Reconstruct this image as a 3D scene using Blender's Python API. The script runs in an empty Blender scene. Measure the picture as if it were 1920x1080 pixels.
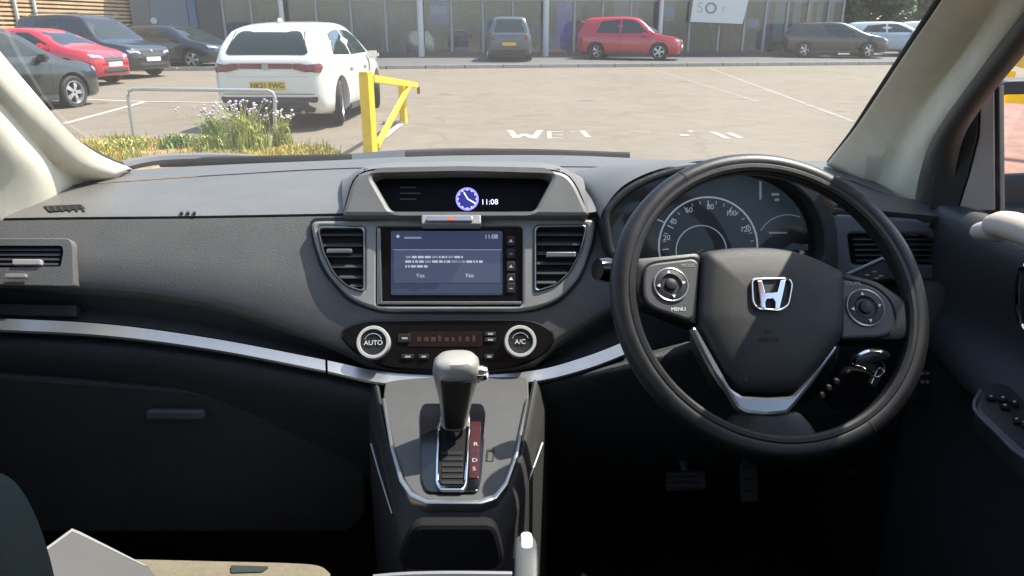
import bpy, bmesh, math, random
from mathutils import Vector, Matrix
from mathutils.bvhtree import BVHTree
from mathutils.geometry import tessellate_polygon
R = math.radians
random.seed(7)
SC = bpy.context.scene
COL = SC.collection

# ------------------------------------------------------------------ camera
CAM = Vector((0.012, 0.0, 1.42))
YAW, PITCH, FOC = R(4.0), R(19.2), 1370.0        # focal length in photo pixels (1920 wide)
cd = bpy.data.cameras.new('camera'); cam = bpy.data.objects.new('camera', cd); COL.objects.link(cam)
cam.location = CAM; cam.rotation_euler = (R(90) - PITCH, 0, -YAW)
cd.sensor_width = 36.0; cd.lens = 36.0 * FOC / 1920.0; cd.clip_start = 0.02; cd.clip_end = 2000
SC.camera = cam

# ------------------------------------------------------------------ sky, sun, exposure
SUN_EL, SUN_AZ = R(59), R(70)                     # azimuth measured from straight ahead towards the right
w = bpy.data.worlds.new('World'); SC.world = w; w.use_nodes = True
nt = w.node_tree; bg = nt.nodes['Background']
sky = nt.nodes.new('ShaderNodeTexSky'); sky.sky_type = 'NISHITA'; sky.sun_disc = False
sky.sun_elevation = SUN_EL; sky.sun_rotation = SUN_AZ
sky.air_density = 1.2; sky.dust_density = 1.5
nt.links.new(sky.outputs[0], bg.inputs[0]); bg.inputs[1].default_value = 0.15
sd = bpy.data.lights.new('sun', 'SUN'); sd.energy = 4.6; sd.angle = R(0.5); sd.color = (1.0, 0.94, 0.84)
sun = bpy.data.objects.new('sun', sd); COL.objects.link(sun)
tosun = Vector((math.sin(SUN_AZ) * math.cos(SUN_EL), math.cos(SUN_AZ) * math.cos(SUN_EL), math.sin(SUN_EL)))
sun.rotation_euler = tosun.to_track_quat('Z', 'Y').to_euler(); sun.location = (4, 10, 14)
VS = SC.view_settings
VS.view_transform = 'Standard'; VS.look = 'None'; VS.exposure = 1.25; VS.gamma = 1.0; VS.use_curve_mapping = False
CY = SC.cycles
CY.max_bounces = 10; CY.transparent_max_bounces = 16; CY.diffuse_bounces = 5; CY.glossy_bounces = 5
CY.caustics_reflective = False; CY.caustics_refractive = False; CY.sample_clamp_indirect = 6
CY.use_denoising = True

# ------------------------------------------------------------------ helpers: photo pixel -> place in the world
_fw = Vector((math.sin(YAW) * math.cos(PITCH), math.cos(YAW) * math.cos(PITCH), -math.sin(PITCH)))
_rt = Vector((math.cos(YAW), -math.sin(YAW), 0)); _up = _rt.cross(_fw)
def ray(px, py): return _rt * ((px - 960) / FOC) + _up * (-(py - 540) / FOC) + _fw
def PY(px, py, Y): d = ray(px, py); return CAM + d * (Y / d.y)
def PZ(px, py, z): d = ray(px, py); return CAM + d * ((z - CAM.z) / d.z)
def gz(y): return 0.0 if y < 12 else 0.018 * (y - 12)
def PG(px, py):
    z = 0.0
    for _ in range(25):
        p = PZ(px, py, z); z = 0.5 * z + 0.5 * gz(p.y)
    return Vector((p.x, p.y, gz(p.y)))

class Frame:
    """a flat working plane in the car: o origin, x right, y up the plane, n out of it"""
    def __init__(s, o, n, x=Vector((1, 0, 0))):
        s.o = Vector(o); s.n = n.normalized(); s.x = (x - s.n * x.dot(s.n)).normalized(); s.y = s.n.cross(s.x)
        s.m = Matrix((s.x, s.y, s.n)).transposed().to_4x4(); s.m.translation = s.o
    def hit(s, px, py, w=0.0):
        d = ray(px, py); o = s.o + s.n * w
        return CAM + d * ((o - CAM).dot(s.n) / d.dot(s.n))
    def uv(s, px, py, w=0.0):
        q = s.hit(px, py, w) - s.o
        return Vector((q.dot(s.x), q.dot(s.y)))
    def pt(s, u, v, w=0.0): return s.o + s.x * u + s.y * v + s.n * w
def lean(o, deg, side=0.0):
    a = R(deg); b = R(side)
    return Frame(o, Vector((math.sin(b) * math.cos(a), -math.cos(a) * math.cos(b), math.sin(a))))
def through(p, q):                                 # plane holding two points and the sideways direction
    d = (q - p); n = Vector((1, 0, 0)).cross(d)
    if n.z < 0: n = -n
    return Frame(p, n)

# ------------------------------------------------------------------ helpers: objects
def link(name, me, m=None, parent=None, smooth=False):
    o = bpy.data.objects.new(name, me); COL.objects.link(o)
    if m is not None:
        me.materials.clear(); me.materials.append(m)
    if smooth:
        for p in me.polygons: p.use_smooth = True
        try: me.set_sharp_from_angle(angle=R(35 if smooth is True else smooth))
        except Exception: pass
    if parent is not None:
        o.parent = parent
        if parent.type == 'EMPTY' and not parent.get('_local'): o.matrix_parent_inverse = Matrix.Translation(-parent.location)
    return o
def mesh(name, vs, fs, m=None, parent=None, smooth=False):
    me = bpy.data.meshes.new(name); me.from_pydata([tuple(v) for v in vs], [], fs); me.update()
    return link(name, me, m, parent, smooth)
def tag(o, label=None, cat=None, group=None, kind=None):
    for k, v in (('label', label), ('category', cat), ('group', group), ('kind', kind)):
        if v: o[k] = v
    return o
def thing(name, loc, label, cat, group=None):
    o = bpy.data.objects.new(name, None); COL.objects.link(o); o.location = loc; o.empty_display_size = .1
    return tag(o, label, cat, group)
def local_thing(name, loc, rz, label, cat, group=None):       # parts are built in the thing's own coordinates
    o = thing(name, loc, label, cat, group); o.rotation_euler = (0, 0, rz); o['_local'] = 1
    return o

def crom(p, n, closed=False):                      # Catmull-Rom through points (tuples of any length)
    out = []; k = len(p); segs = k if closed else k - 1
    g = (lambda i: p[i % k]) if closed else (lambda i: p[max(0, min(k - 1, i))])
    for i in range(segs):
        a, b, c, d = g(i - 1), g(i), g(i + 1), g(i + 2)
        for j in range(n):
            t = j / n
            out.append(tuple(.5 * (2 * b[q] + (c[q] - a[q]) * t + (2 * a[q] - 5 * b[q] + 4 * c[q] - d[q]) * t * t + (3 * b[q] - a[q] - 3 * c[q] + d[q]) * t ** 3) for q in range(len(b))))
    if not closed: out.append(tuple(p[-1]))
    return out
def rnd(p, r, n=5):                                # rounded polygon
    out = []; k = len(p); p = [Vector(q) for q in p]
    for i in range(k):
        a, b, c = p[i - 1], p[i], p[(i + 1) % k]
        rr = r[i] if isinstance(r, (list, tuple)) else r
        d1 = min(rr, (a - b).length * .48); d2 = min(rr, (c - b).length * .48)
        s = b + (a - b).normalized() * d1; e = b + (c - b).normalized() * d2
        for j in range(n + 1):
            t = j / n; out.append(tuple(s * (1 - t) ** 2 + b * 2 * t * (1 - t) + e * t * t))
    return out
def rect(x0, y0, x1, y1): return [(x0, y0), (x1, y0), (x1, y1), (x0, y1)]
def circ(cx, cy, r, n=32, ry=None): return [(cx + r * math.cos(2 * math.pi * i / n), cy + (ry or r) * math.sin(2 * math.pi * i / n)) for i in range(n)]
def resample(line, n):
    L = [0.0]
    for a, b in zip(line, line[1:]): L.append(L[-1] + (Vector(b) - Vector(a)).length)
    out = []; j = 0
    for i in range(n):
        s = L[-1] * i / (n - 1)
        while j < len(L) - 2 and L[j + 1] < s: j += 1
        t = (s - L[j]) / max(1e-9, L[j + 1] - L[j]); out.append(Vector(line[j]).lerp(Vector(line[j + 1]), t))
    return out

def plate(name, fr, outs, w0, w1, m, parent=None, bev=.0008, uv=False, smooth=30):
    """flat plate in plane fr; outs = [outline, hole, ...] in photo pixels (or metres when uv)"""
    c = bpy.data.curves.new(name, 'CURVE'); c.dimensions = '2D'; c.fill_mode = 'BOTH'
    bev = min(bev, (w1 - w0) * .45)
    c.extrude = (w1 - w0) / 2 - bev; c.bevel_depth = bev; c.bevel_resolution = 1; c.offset = -bev
    for o in outs:
        q = o if uv else [fr.uv(*p, w1) for p in o]
        sp = c.splines.new('POLY'); sp.points.add(len(q) - 1); sp.use_cyclic_u = True
        for a, b in zip(sp.points, q): a.co = (b[0], b[1], 0, 1)
    tmp = bpy.data.objects.new(name, c); me = bpy.data.meshes.new_from_object(tmp)
    bpy.data.objects.remove(tmp); bpy.data.curves.remove(c); me.name = name
    me.transform(fr.m @ Matrix.Translation((0, 0, (w0 + w1) / 2))); me.update()
    return link(name, me, m, parent, smooth)
def text(name, s, fr, px, py, hpx, m, parent=None, w=.002, th=.0004, align='CENTER', sx=1.0, rot=0.0, height=None):
    c = bpy.data.curves.new(name, 'FONT'); c.body = s; c.extrude = th / 2; c.align_x = align; c.align_y = 'CENTER'
    hh = height if height else abs((fr.uv(px, py - hpx / 2, w) - fr.uv(px, py + hpx / 2, w)).y)
    c.size = hh / .72
    tmp = bpy.data.objects.new(name, c); me = bpy.data.meshes.new_from_object(tmp); bpy.data.objects.remove(tmp); me.name = name
    q = fr.uv(px, py, w)
    me.transform(fr.m @ Matrix.Translation((q.x, q.y, w)) @ Matrix.Rotation(rot, 4, 'Z') @ Matrix.Diagonal((sx, 1, 1, 1))); me.update()
    return link(name, me, m, parent)
def rings(name, rg, m, parent=None, closed=True, cap0=False, cap1=True, smooth=True, flip=False):
    n = len(rg[0]); vs = [v for r in rg for v in r]; fs = []
    for i in range(len(rg) - 1):
        for j in range(n if closed else n - 1):
            k = (j + 1) % n; fs.append((i * n + j, i * n + k, (i + 1) * n + k, (i + 1) * n + j))
    def cap(base, rev):
        cv = sum((Vector(vs[base + j]) for j in range(n)), Vector()) / n; vs.append(cv); ci = len(vs) - 1
        for j in range(n): fs.append((base + j, base + (j + 1) % n, ci) if not rev else (base + (j + 1) % n, base + j, ci))
    if cap0: cap(0, True)
    if cap1: cap((len(rg) - 1) * n, False)
    if flip: fs = [f[::-1] for f in fs]
    return mesh(name, vs, fs, m, parent, smooth)
def dome(name, fr, out, layers, m, parent=None, uv=False, smooth=40):
    """stack of scaled copies of one outline: layers = [(scale, w), ...]"""
    q = out if uv else [fr.uv(*p) for p in out]
    q = [Vector(p) for p in q]; c = sum(q, Vector((0, 0))) / len(q)
    area = sum(a.x * b.y - b.x * a.y for a, b in zip(q, q[1:] + q[:1]))
    if area < 0: q = q[::-1]
    rg = [[fr.pt(*(c + (p - c) * s), w) for p in q] for s, w in layers]
    return rings(name, rg, m, parent, smooth=smooth)
def loft(name, curves, m, parent=None, n=48, k=1, smooth=True, thick=0, flip=False):
    """surface through curves (lists of world points); each is smoothed and resampled to n points"""
    rows = [resample(crom([tuple(v) for v in c], 8), n) for c in curves]
    if k > 1:
        cols = [crom([tuple(r[i]) for r in rows], k) for i in range(n)]
        rows = [[Vector(cols[i][j]) for i in range(n)] for j in range(len(cols[0]))]
    vs = [v for r in rows for v in r]; fs = []
    for i in range(len(rows) - 1):
        for j in range(n - 1):
            f = (i * n + j, (i + 1) * n + j, (i + 1) * n + j + 1, i * n + j + 1); fs.append(f[::-1] if flip else f)
    o = mesh(name, vs, fs, m, parent, smooth)
    if thick:
        md = o.modifiers.new('thickness', 'SOLIDIFY'); md.thickness = thick; md.offset = -1
    return o
def tube(name, pts, r, m, parent=None, n=10, smooth=True, flat=1.0, sub=0):
    pts = [Vector(p) for p in pts]
    if sub: pts = [Vector(p) for p in crom([tuple(p) for p in pts], sub)]
    rs = r if isinstance(r, (list, tuple)) else [r] * len(pts)
    if len(rs) != len(pts): rs = [rs[0] + (rs[-1] - rs[0]) * i / (len(pts) - 1) for i in range(len(pts))]
    rg = []; up = Vector((0, 0, 1)); 
    for i, p in enumerate(pts):
        d = (pts[min(i + 1, len(pts) - 1)] - pts[max(i - 1, 0)]).normalized()
        u = up if abs(d.dot(up)) < .95 else Vector((1, 0, 0))
        a = d.cross(u).normalized(); b = a.cross(d).normalized()
        rg.append([p + (a * math.cos(2 * math.pi * j / n) + b * math.sin(2 * math.pi * j / n) * flat) * rs[i] for j in range(n)])
    return rings(name, rg, m, parent, cap0=True, cap1=True, smooth=smooth)
def torus(name, fr, R0, r, m, parent=None, c=(0, 0), w=0, n=96, k=16, a0=0, a1=2 * math.pi, rw=None, rfun=None):
    full = abs(a1 - a0 - 2 * math.pi) < 1e-6; cnt = n if full else n + 1; rg = []
    for i in range(cnt):
        a = a0 + (a1 - a0) * i / n; rr = r * (rfun(a) if rfun else 1)
        rg.append([fr.pt(c[0] + (R0 + rr * math.cos(t)) * math.cos(a), c[1] + (R0 + rr * math.cos(t)) * math.sin(a), w + (rw or rr) * math.sin(t)) for t in [2 * math.pi * j / k for j in range(k)]])
    if full: rg.append(rg[0])
    return rings(name, rg, m, parent, cap0=not full, cap1=not full)
def boxm(name, c, s, m, parent=None, rz=0, bev=0.0, rot=None):
    bm = bmesh.new(); bmesh.ops.create_cube(bm, size=1)
    bmesh.ops.scale(bm, vec=s, verts=bm.verts)
    if bev: bmesh.ops.bevel(bm, geom=list(bm.edges), offset=bev, segments=2, affect='EDGES')
    mt = Matrix.Translation(c) @ (rot.to_4x4() if rot else Matrix.Rotation(rz, 4, 'Z'))
    bmesh.ops.transform(bm, matrix=mt, verts=bm.verts)
    me = bpy.data.meshes.new(name); bm.to_mesh(me); bm.free()
    return link(name, me, m, parent, 30 if bev else False)
def column(name, levels, m, parent=None, n=24, pw=2.6, caps=(True, True), half=None):
    """upright rounded form: levels = (py, left px, right px, Y, depth)"""
    rg = []
    for py, a, b, Y, th in levels:
        p, q = PY(a, py, Y), PY(b, py, Y); c = (p + q) / 2; rx = (q - p).length / 2; r = []
        for j in range(n):
            t = 2 * math.pi * j / n; ct, st = math.cos(t), math.sin(t)
            r.append(c + Vector((rx * math.copysign(abs(ct) ** (2 / pw), ct), th / 2 * math.copysign(abs(st) ** (2 / pw), st), 0)))
        rg.append(r)
    return rings(name, rg, m, parent, cap0=caps[0], cap1=caps[1], smooth=50, flip=True)

# ------------------------------------------------------------------ materials
def mat(name, col, rough=.5, metal=0.0, spec=.5, var=0.0, vs=8.0, bump=0.0, bs=400.0, emit=None, es=0.0, coat=0.0, grain='noise', rvar=0.0, col2=None):
    m = bpy.data.materials.new(name); m.use_nodes = True; t = m.node_tree; b = t.nodes['Principled BSDF']
    b.inputs['Base Color'].default_value = (*col, 1); b.inputs['Roughness'].default_value = rough
    b.inputs['Metallic'].default_value = metal; b.inputs['Specular IOR Level'].default_value = spec
    b.inputs['Coat Weight'].default_value = coat; b.inputs['Coat Roughness'].default_value = .04
    tc = t.nodes.new('ShaderNodeTexCoord')
    if var:
        nz = t.nodes.new('ShaderNodeTexNoise'); nz.inputs['Scale'].default_value = vs; nz.inputs['Detail'].default_value = 6; nz.inputs['Roughness'].default_value = .65
        t.links.new(tc.outputs['Object'], nz.inputs['Vector'])
        mx = t.nodes.new('ShaderNodeMix'); mx.data_type = 'RGBA'
        c2 = col2 or tuple(min(1, c * (1 + var)) for c in col); c1 = tuple(c * (1 - var) for c in col) if not col2 else col
        mx.inputs[6].default_value = (*c1, 1); mx.inputs[7].default_value = (*c2, 1)
        mr = t.nodes.new('ShaderNodeMapRange'); mr.inputs[1].default_value = .32; mr.inputs[2].default_value = .68
        t.links.new(nz.outputs['Fac'], mr.inputs[0]); t.links.new(mr.outputs[0], mx.inputs[0]); t.links.new(mx.outputs[2], b.inputs['Base Color'])
        if rvar:
            r2 = t.nodes.new('ShaderNodeMapRange'); r2.inputs[1].default_value = .3; r2.inputs[2].default_value = .7
            r2.inputs[3].default_value = max(0, rough - rvar); r2.inputs[4].default_value = rough + rvar
            t.links.new(nz.outputs['Fac'], r2.inputs[0]); t.links.new(r2.outputs[0], b.inputs['Roughness'])
    if bump:
        if grain == 'leather':
            n2 = t.nodes.new('ShaderNodeTexVoronoi'); n2.feature = 'DISTANCE_TO_EDGE'; out = n2.outputs['Distance']
        else:
            n2 = t.nodes.new('ShaderNodeTexNoise'); n2.inputs['Detail'].default_value = 3; out = n2.outputs['Fac']
        n2.inputs['Scale'].default_value = bs; t.links.new(tc.outputs['Object'], n2.inputs['Vector'])
        bp = t.nodes.new('ShaderNodeBump'); bp.inputs['Strength'].default_value = bump; bp.inputs['Distance'].default_value = .002
        t.links.new(out, bp.inputs['Height']); t.links.new(bp.outputs[0], b.inputs['Normal'])
    if emit:
        b.inputs['Emission Color'].default_value = (*emit, 1); b.inputs['Emission Strength'].default_value = es
    return m
def glass(name, tint=(.97, .99, .98), refl=1.0, dust=0.0, rough=0.0, base=.05):
    m = bpy.data.materials.new(name); m.use_nodes = True; t = m.node_tree; t.nodes.clear()
    o = t.nodes.new('ShaderNodeOutputMaterial'); tr = t.nodes.new('ShaderNodeBsdfTransparent'); gl = t.nodes.new('ShaderNodeBsdfGlossy')
    tr.inputs[0].default_value = (*tint, 1); gl.inputs['Roughness'].default_value = rough; gl.inputs[0].default_value = (refl, refl, refl, 1)
    lw = t.nodes.new('ShaderNodeLayerWeight'); lw.inputs[0].default_value = .5; mx = t.nodes.new('ShaderNodeMixShader')
    pw = t.nodes.new('ShaderNodeMath'); pw.operation = 'POWER'; pw.inputs[1].default_value = 5
    fr = t.nodes.new('ShaderNodeMath'); fr.operation = 'MULTIPLY_ADD'; fr.inputs[1].default_value = .9; fr.inputs[2].default_value = base     # reflection of a thin pane, same from both sides
    t.links.new(lw.outputs['Facing'], pw.inputs[0]); t.links.new(pw.outputs[0], fr.inputs[0]); t.links.new(fr.outputs[0], mx.inputs[0]); t.links.new(tr.outputs[0], mx.inputs[1]); t.links.new(gl.outputs[0], mx.inputs[2])
    last = mx
    if dust:
        df = t.nodes.new('ShaderNodeBsdfTranslucent'); df.inputs[0].default_value = (.9, .88, .82, 1)
        m2 = t.nodes.new('ShaderNodeMixShader'); nz = t.nodes.new('ShaderNodeTexNoise'); nz.inputs['Scale'].default_value = 3.5; nz.inputs['Detail'].default_value = 5
        tc = t.nodes.new('ShaderNodeTexCoord'); t.links.new(tc.outputs['Object'], nz.inputs['Vector'])
        mr = t.nodes.new('ShaderNodeMapRange'); mr.inputs[1].default_value = .3; mr.inputs[2].default_value = .7; mr.inputs[3].default_value = dust * .6; mr.inputs[4].default_value = dust * 1.4
        t.links.new(nz.outputs['Fac'], mr.inputs[0]); t.links.new(mr.outputs[0], m2.inputs[0])
        t.links.new(last.outputs[0], m2.inputs[1]); t.links.new(df.outputs[0], m2.inputs[2]); last = m2
    t.links.new(last.outputs[0], o.inputs[0])
    return m
M = {}
M['dash'] = mat('dash soft plastic', (.110, .106, .101), .48, spec=.42, var=.07, vs=11, bump=.42, bs=420, grain='leather', rvar=.09)
M['dash_smooth'] = mat('dash fine plastic', (.128, .124, .118), .44, spec=.5, var=.06, vs=14, bump=.12, bs=1200, rvar=.07)
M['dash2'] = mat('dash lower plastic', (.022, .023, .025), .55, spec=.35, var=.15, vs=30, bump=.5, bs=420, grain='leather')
M['dashgrey'] = mat('centre panel grey plastic', (.20, .197, .19), .42, spec=.5, var=.08, vs=60, bump=.15, bs=1300)
M['black'] = mat('black plastic', (.012, .012, .013), .45, spec=.4, bump=.2, bs=900)
M['matte'] = mat('matte black', (.008, .008, .009), .8, spec=.2)
M['piano'] = mat('gloss black', (.006, .006, .007), .12, spec=.5)
M['silver'] = mat('satin silver trim', (.31, .315, .32), .28, metal=.85, var=.05, vs=60, bump=.05, bs=700)
M['chrome'] = mat('chrome', (.78, .78, .78), .09, metal=1)
M['leather'] = mat('black leather', (.0085, .008, .008), .40, spec=.4, var=.2, vs=25, bump=.12, bs=1300, grain='leather', rvar=.05)
M['pad'] = mat('airbag cover', (.015, .0147, .0147), .5, spec=.4, var=.1, vs=30, bump=.25, bs=1000, grain='leather')
M['cream'] = mat('cream pillar trim', (.64, .595, .49), .85, spec=.2, var=.05, vs=20, bump=.25, bs=1500)
M['roofcloth'] = mat('roof cloth', (.68, .65, .58), .95, spec=.1)
M['carpet'] = mat('black carpet', (.007, .007, .007), .95, spec=.1, bump=.5, bs=500)
M['rubber'] = mat('rubber seal', (.012, .012, .012), .6, spec=.3)
M['doorframe'] = mat('door frame dark', (.05, .047, .046), .5, spec=.4)
M['doortrim'] = mat('pinkish grey door upright', (.3, .27, .265), .6)
M['seatcloth'] = mat('seat cloth', (.03, .038, .038), .85, spec=.2, bump=.4, bs=700)
M['seatcream'] = mat('seat panel', (.165, .142, .10), .9, spec=.15, var=.12, vs=90, bump=.5, bs=700)
M['folder'] = mat('grey card', (.085, .083, .081), .7, spec=.3, var=.04, vs=14)
M['white_ink'] = mat('white ink', (.7, .7, .7), .6)
M['grey_ink'] = mat('grey ink', (.33, .33, .34), .6)
M['dialdim'] = mat('dim dial marks', (.4, .4, .42), .5, emit=(.6, .65, .75), es=.07)
M['red_ink'] = mat('dark red panel', (.045, .01, .01), .25)
M['screen'] = mat('screen glass', (.012, .016, .03), .16, emit=(.07, .10, .2), es=.2)
M['screen_bar'] = mat('screen bar', (.02, .025, .04), .2, emit=(.07, .09, .15), es=.22)
M['screen_panel'] = mat('screen dialog', (.02, .025, .04), .2, emit=(.10, .13, .22), es=.25)
M['screen_text'] = mat('screen text', (.1, .1, .1), .4, emit=(.6, .66, .8), es=.3)
M['screen_dim'] = mat('screen text dim', (.1, .1, .1), .4, emit=(.3, .36, .5), es=.25)
M['clockblue'] = mat('clock blue', (.05, .05, .1), .4, emit=(.22, .2, .95), es=.9)
M['clockglow'] = mat('clock face', (.01, .01, .02), .4, emit=(.02, .02, .22), es=.6)
M['clockwhite'] = mat('clock white', (.1, .1, .1), .4, emit=(.75, .75, 1), es=.8)
M['dialface'] = mat('dial face', (.03, .03, .034), .35)
M['dialmark'] = mat('dial marks', (.6, .61, .64), .5, emit=(.7, .75, .85), es=.12)
M['needle'] = mat('needle orange', (.5, .12, .02), .5)
M['cluster_lens'] = glass('cluster lens', (.92, .92, .92), .35, base=.03)
M['windscreen'] = glass('windscreen glass', (.95, .97, .96), .85, dust=.015, base=.04)
M['sideglass'] = glass('side glass', (.93, .95, .94), .8)
M['mirror'] = mat('mirror', (.85, .85, .87), .02, metal=1)
M['carpaint'] = mat('dark bonnet paint', (.02, .021, .023), .45, spec=.3)
M['amber'] = mat('hazard red', (.5, .08, .03), .4)
# outdoors
M['tarmac'] = None
# ================================================================== SETTING OUTDOORS
def tarmac_mat():
    m = bpy.data.materials.new('worn tarmac'); m.use_nodes = True; t = m.node_tree; b = t.nodes['Principled BSDF']
    tc = t.nodes.new('ShaderNodeTexCoord')
    def noise(sc, det=6, rgh=.6):
        n = t.nodes.new('ShaderNodeTexNoise'); n.inputs['Scale'].default_value = sc; n.inputs['Detail'].default_value = det; n.inputs['Roughness'].default_value = rgh
        t.links.new(tc.outputs['Object'], n.inputs['Vector']); return n.outputs['Fac']
    def mix(f, a, bb):
        x = t.nodes.new('ShaderNodeMix'); x.data_type = 'RGBA'; t.links.new(f, x.inputs[0])
        for s, v in ((6, a), (7, bb)):
            if isinstance(v, tuple): x.inputs[s].default_value = (*v, 1)
            else: t.links.new(v, x.inputs[s])
        return x.outputs[2]
    def rng(o, a, c):
        r = t.nodes.new('ShaderNodeMapRange'); r.inputs[1].default_value = a; r.inputs[2].default_value = c; t.links.new(o, r.inputs[0]); return r.outputs[0]
    big = mix(rng(noise(.35), .35, .65), (.150, .122, .088), (.186, .153, .113))
    mid = mix(rng(noise(2.5), .42, .7), big, (.198, .166, .124))
    mpn = t.nodes.new('ShaderNodeMapping'); mpn.inputs['Scale'].default_value = (.5, 2.6, 1); t.links.new(tc.outputs['Object'], mpn.inputs[0])
    sn = t.nodes.new('ShaderNodeTexNoise'); sn.inputs['Scale'].default_value = 2.2; sn.inputs['Detail'].default_value = 8; sn.inputs['Roughness'].default_value = .75; t.links.new(mpn.outputs[0], sn.inputs['Vector'])
    mid = mix(rng(sn.outputs['Fac'], .5, .72), mid, (.128, .108, .082))           # tyre-worn streaks
    mid = mix(rng(noise(.9, 4, .5), .66, .72), mid, (.105, .085, .062))           # oil stains
    fine = mix(rng(noise(45, 3, .8), .5, .72), mid, (.085, .078, .068))
    vor = t.nodes.new('ShaderNodeTexVoronoi'); vor.feature = 'DISTANCE_TO_EDGE'; vor.inputs['Scale'].default_value = .22
    mp = t.nodes.new('ShaderNodeVectorMath'); mp.operation = 'ADD'
    nv = t.nodes.new('ShaderNodeTexNoise'); nv.inputs['Scale'].default_value = .8; nv.inputs['Detail'].default_value = 5
    t.links.new(tc.outputs['Object'], nv.inputs['Vector']); t.links.new(tc.outputs['Object'], mp.inputs[0]); t.links.new(nv.outputs['Color'], mp.inputs[1])
    t.links.new(mp.outputs[0], vor.inputs['Vector'])
    crk = t.nodes.new('ShaderNodeMapRange'); crk.inputs[1].default_value = .002; crk.inputs[2].default_value = .012; t.links.new(vor.outputs['Distance'], crk.inputs[0])
    fin = mix(crk.outputs[0], (.145, .118, .086), fine)
    t.links.new(fin, b.inputs['Base Color']); b.inputs['Roughness'].default_value = .85; b.inputs['Specular IOR Level'].default_value = .3
    bp = t.nodes.new('ShaderNodeBump'); bp.inputs['Strength'].default_value = .5; bp.inputs['Distance'].default_value = .01
    t.links.new(noise(60, 3, .8), bp.inputs['Height']); t.links.new(bp.outputs[0], b.inputs['Normal'])
    return m
M['tarmac'] = tarmac_mat()
M['line'] = mat('worn white line', (.36, .34, .30), .8, var=.25, vs=9)
M['letter'] = mat('white road paint', (.17, .14, .10), .75, var=1, vs=7, col2=(.46, .42, .36))
M['kerb'] = mat('pale kerb stone', (.34, .31, .27), .85, var=.15, vs=6)
M['paving'] = mat('dark forecourt paving', (.085, .082, .08), .8, var=.2, vs=3)
M['brickpave'] = mat('pinkish block paving', (.30, .17, .13), .85, var=.25, vs=5)
M['soil'] = mat('dry soil', (.26, .17, .06), .95, var=.4, vs=9)
M['yellow'] = mat('yellow paint', (.72, .47, .012), .42, var=.12, vs=5, bump=.1, bs=60, rvar=.1)
M['galv'] = mat('galvanised steel', (.42, .43, .42), .45, metal=.6, var=.12, vs=20)
M['wood'] = mat('warm timber slat', (.44, .28, .14), .8, var=.25, vs=2.2, col2=(.58, .40, .22))
M['wood_back'] = mat('timber wall membrane', (.05, .035, .025), .9)
M['brick_dark'] = mat('dark base wall', (.05, .045, .04), .9, var=.2, vs=3)
M['panelgrey'] = mat('grey wall panel', (.145, .15, .14), .7, var=.06, vs=1)
M['panelblue'] = mat('blue grey wall panel', (.13, .16, .20), .6, var=.06, vs=1)
M['paneldark'] = mat('dark wall panel', (.07, .072, .075), .6, var=.1, vs=1)
M['mullion'] = mat('grey mullion', (.27, .275, .27), .5)
M['postwhite'] = mat('pale column', (.55, .55, .53), .6)
M['blind'] = mat('pale blind', (.50, .49, .46), .8, var=.06, vs=2)
M['shopglass'] = glass('showroom glass', (.66, .74, .80), 1.0, base=.06)
M['shopfloor'] = mat('showroom floor', (.08, .085, .09), .4)
M['shopwall'] = mat('showroom wall', (.33, .40, .47), .8, var=.45, vs=.6)
M['leaf'] = mat('tree leaf', (.07, .115, .045), .6, var=.5, vs=.6)
M['bark'] = mat('bark', (.09, .065, .045), .9, var=.3, vs=6)

def gsheet(name, pts, m, lift, kind='structure', parent=None, th=0):      # flat sheet lying on the ground
    vs = [Vector((p[0], p[1], gz(p[1]) + lift)) for p in pts]
    fs = [tuple(range(len(vs)))]
    a = sum(p.x * q.y - q.x * p.y for p, q in zip(vs, vs[1:] + vs[:1]))
    if a < 0: fs = [fs[0][::-1]]
    o = mesh(name, vs, fs, m, parent)
    if kind: o['kind'] = kind
    return o
# ground: one sheet to the horizon that follows the gentle rise of the car park
ys = [-400, -60, -20, -6, 0, 4, 8, 10, 12, 14, 18, 24, 32, 45, 70, 140, 500]; xs = [-500, -120, -40, -12, 0, 12, 40, 120, 500]
vs = [Vector((x, y, gz(min(y, 45)))) for y in ys for x in xs]; nx = len(xs)
fs = [(i * nx + j, i * nx + j + 1, (i + 1) * nx + j + 1, (i + 1) * nx + j) for i in range(len(ys) - 1) for j in range(nx - 1)]
tag(mesh('ground', vs, fs, M['tarmac'], smooth=True), 'worn sunlit tarmac of the car park', kind='structure')

def gline(px, wd, m, name='bay_line', lift=.004):                  # painted line along ground pixels
    P = [PG(*p) for p in px]
    for a, b in zip(P, P[1:]):
        d = (b - a); s = Vector((-d.y, d.x, 0)).normalized() * wd / 2
        gsheet(name, [a - s, b - s, b + s, a + s], m, lift)
gline([(120, 232), (272, 191)], .11, M['line'])
gline([(272, 191), (415, 193)], .10, M['line'], lift=.0085)
gline([(150, 186), (272, 190.5)], .10, M['line'])
gline([(700, 272), (760, 226)], .10, M['line'])
gline([(1330, 128), (1600, 228)], .10, mat('faded line', (.215, .19, .155), .85, var=.3, vs=5))
gline([(1230, 132), (1420, 190)], .08, mat('faint line', (.195, .172, .138), .85, var=.3, vs=5))

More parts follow.
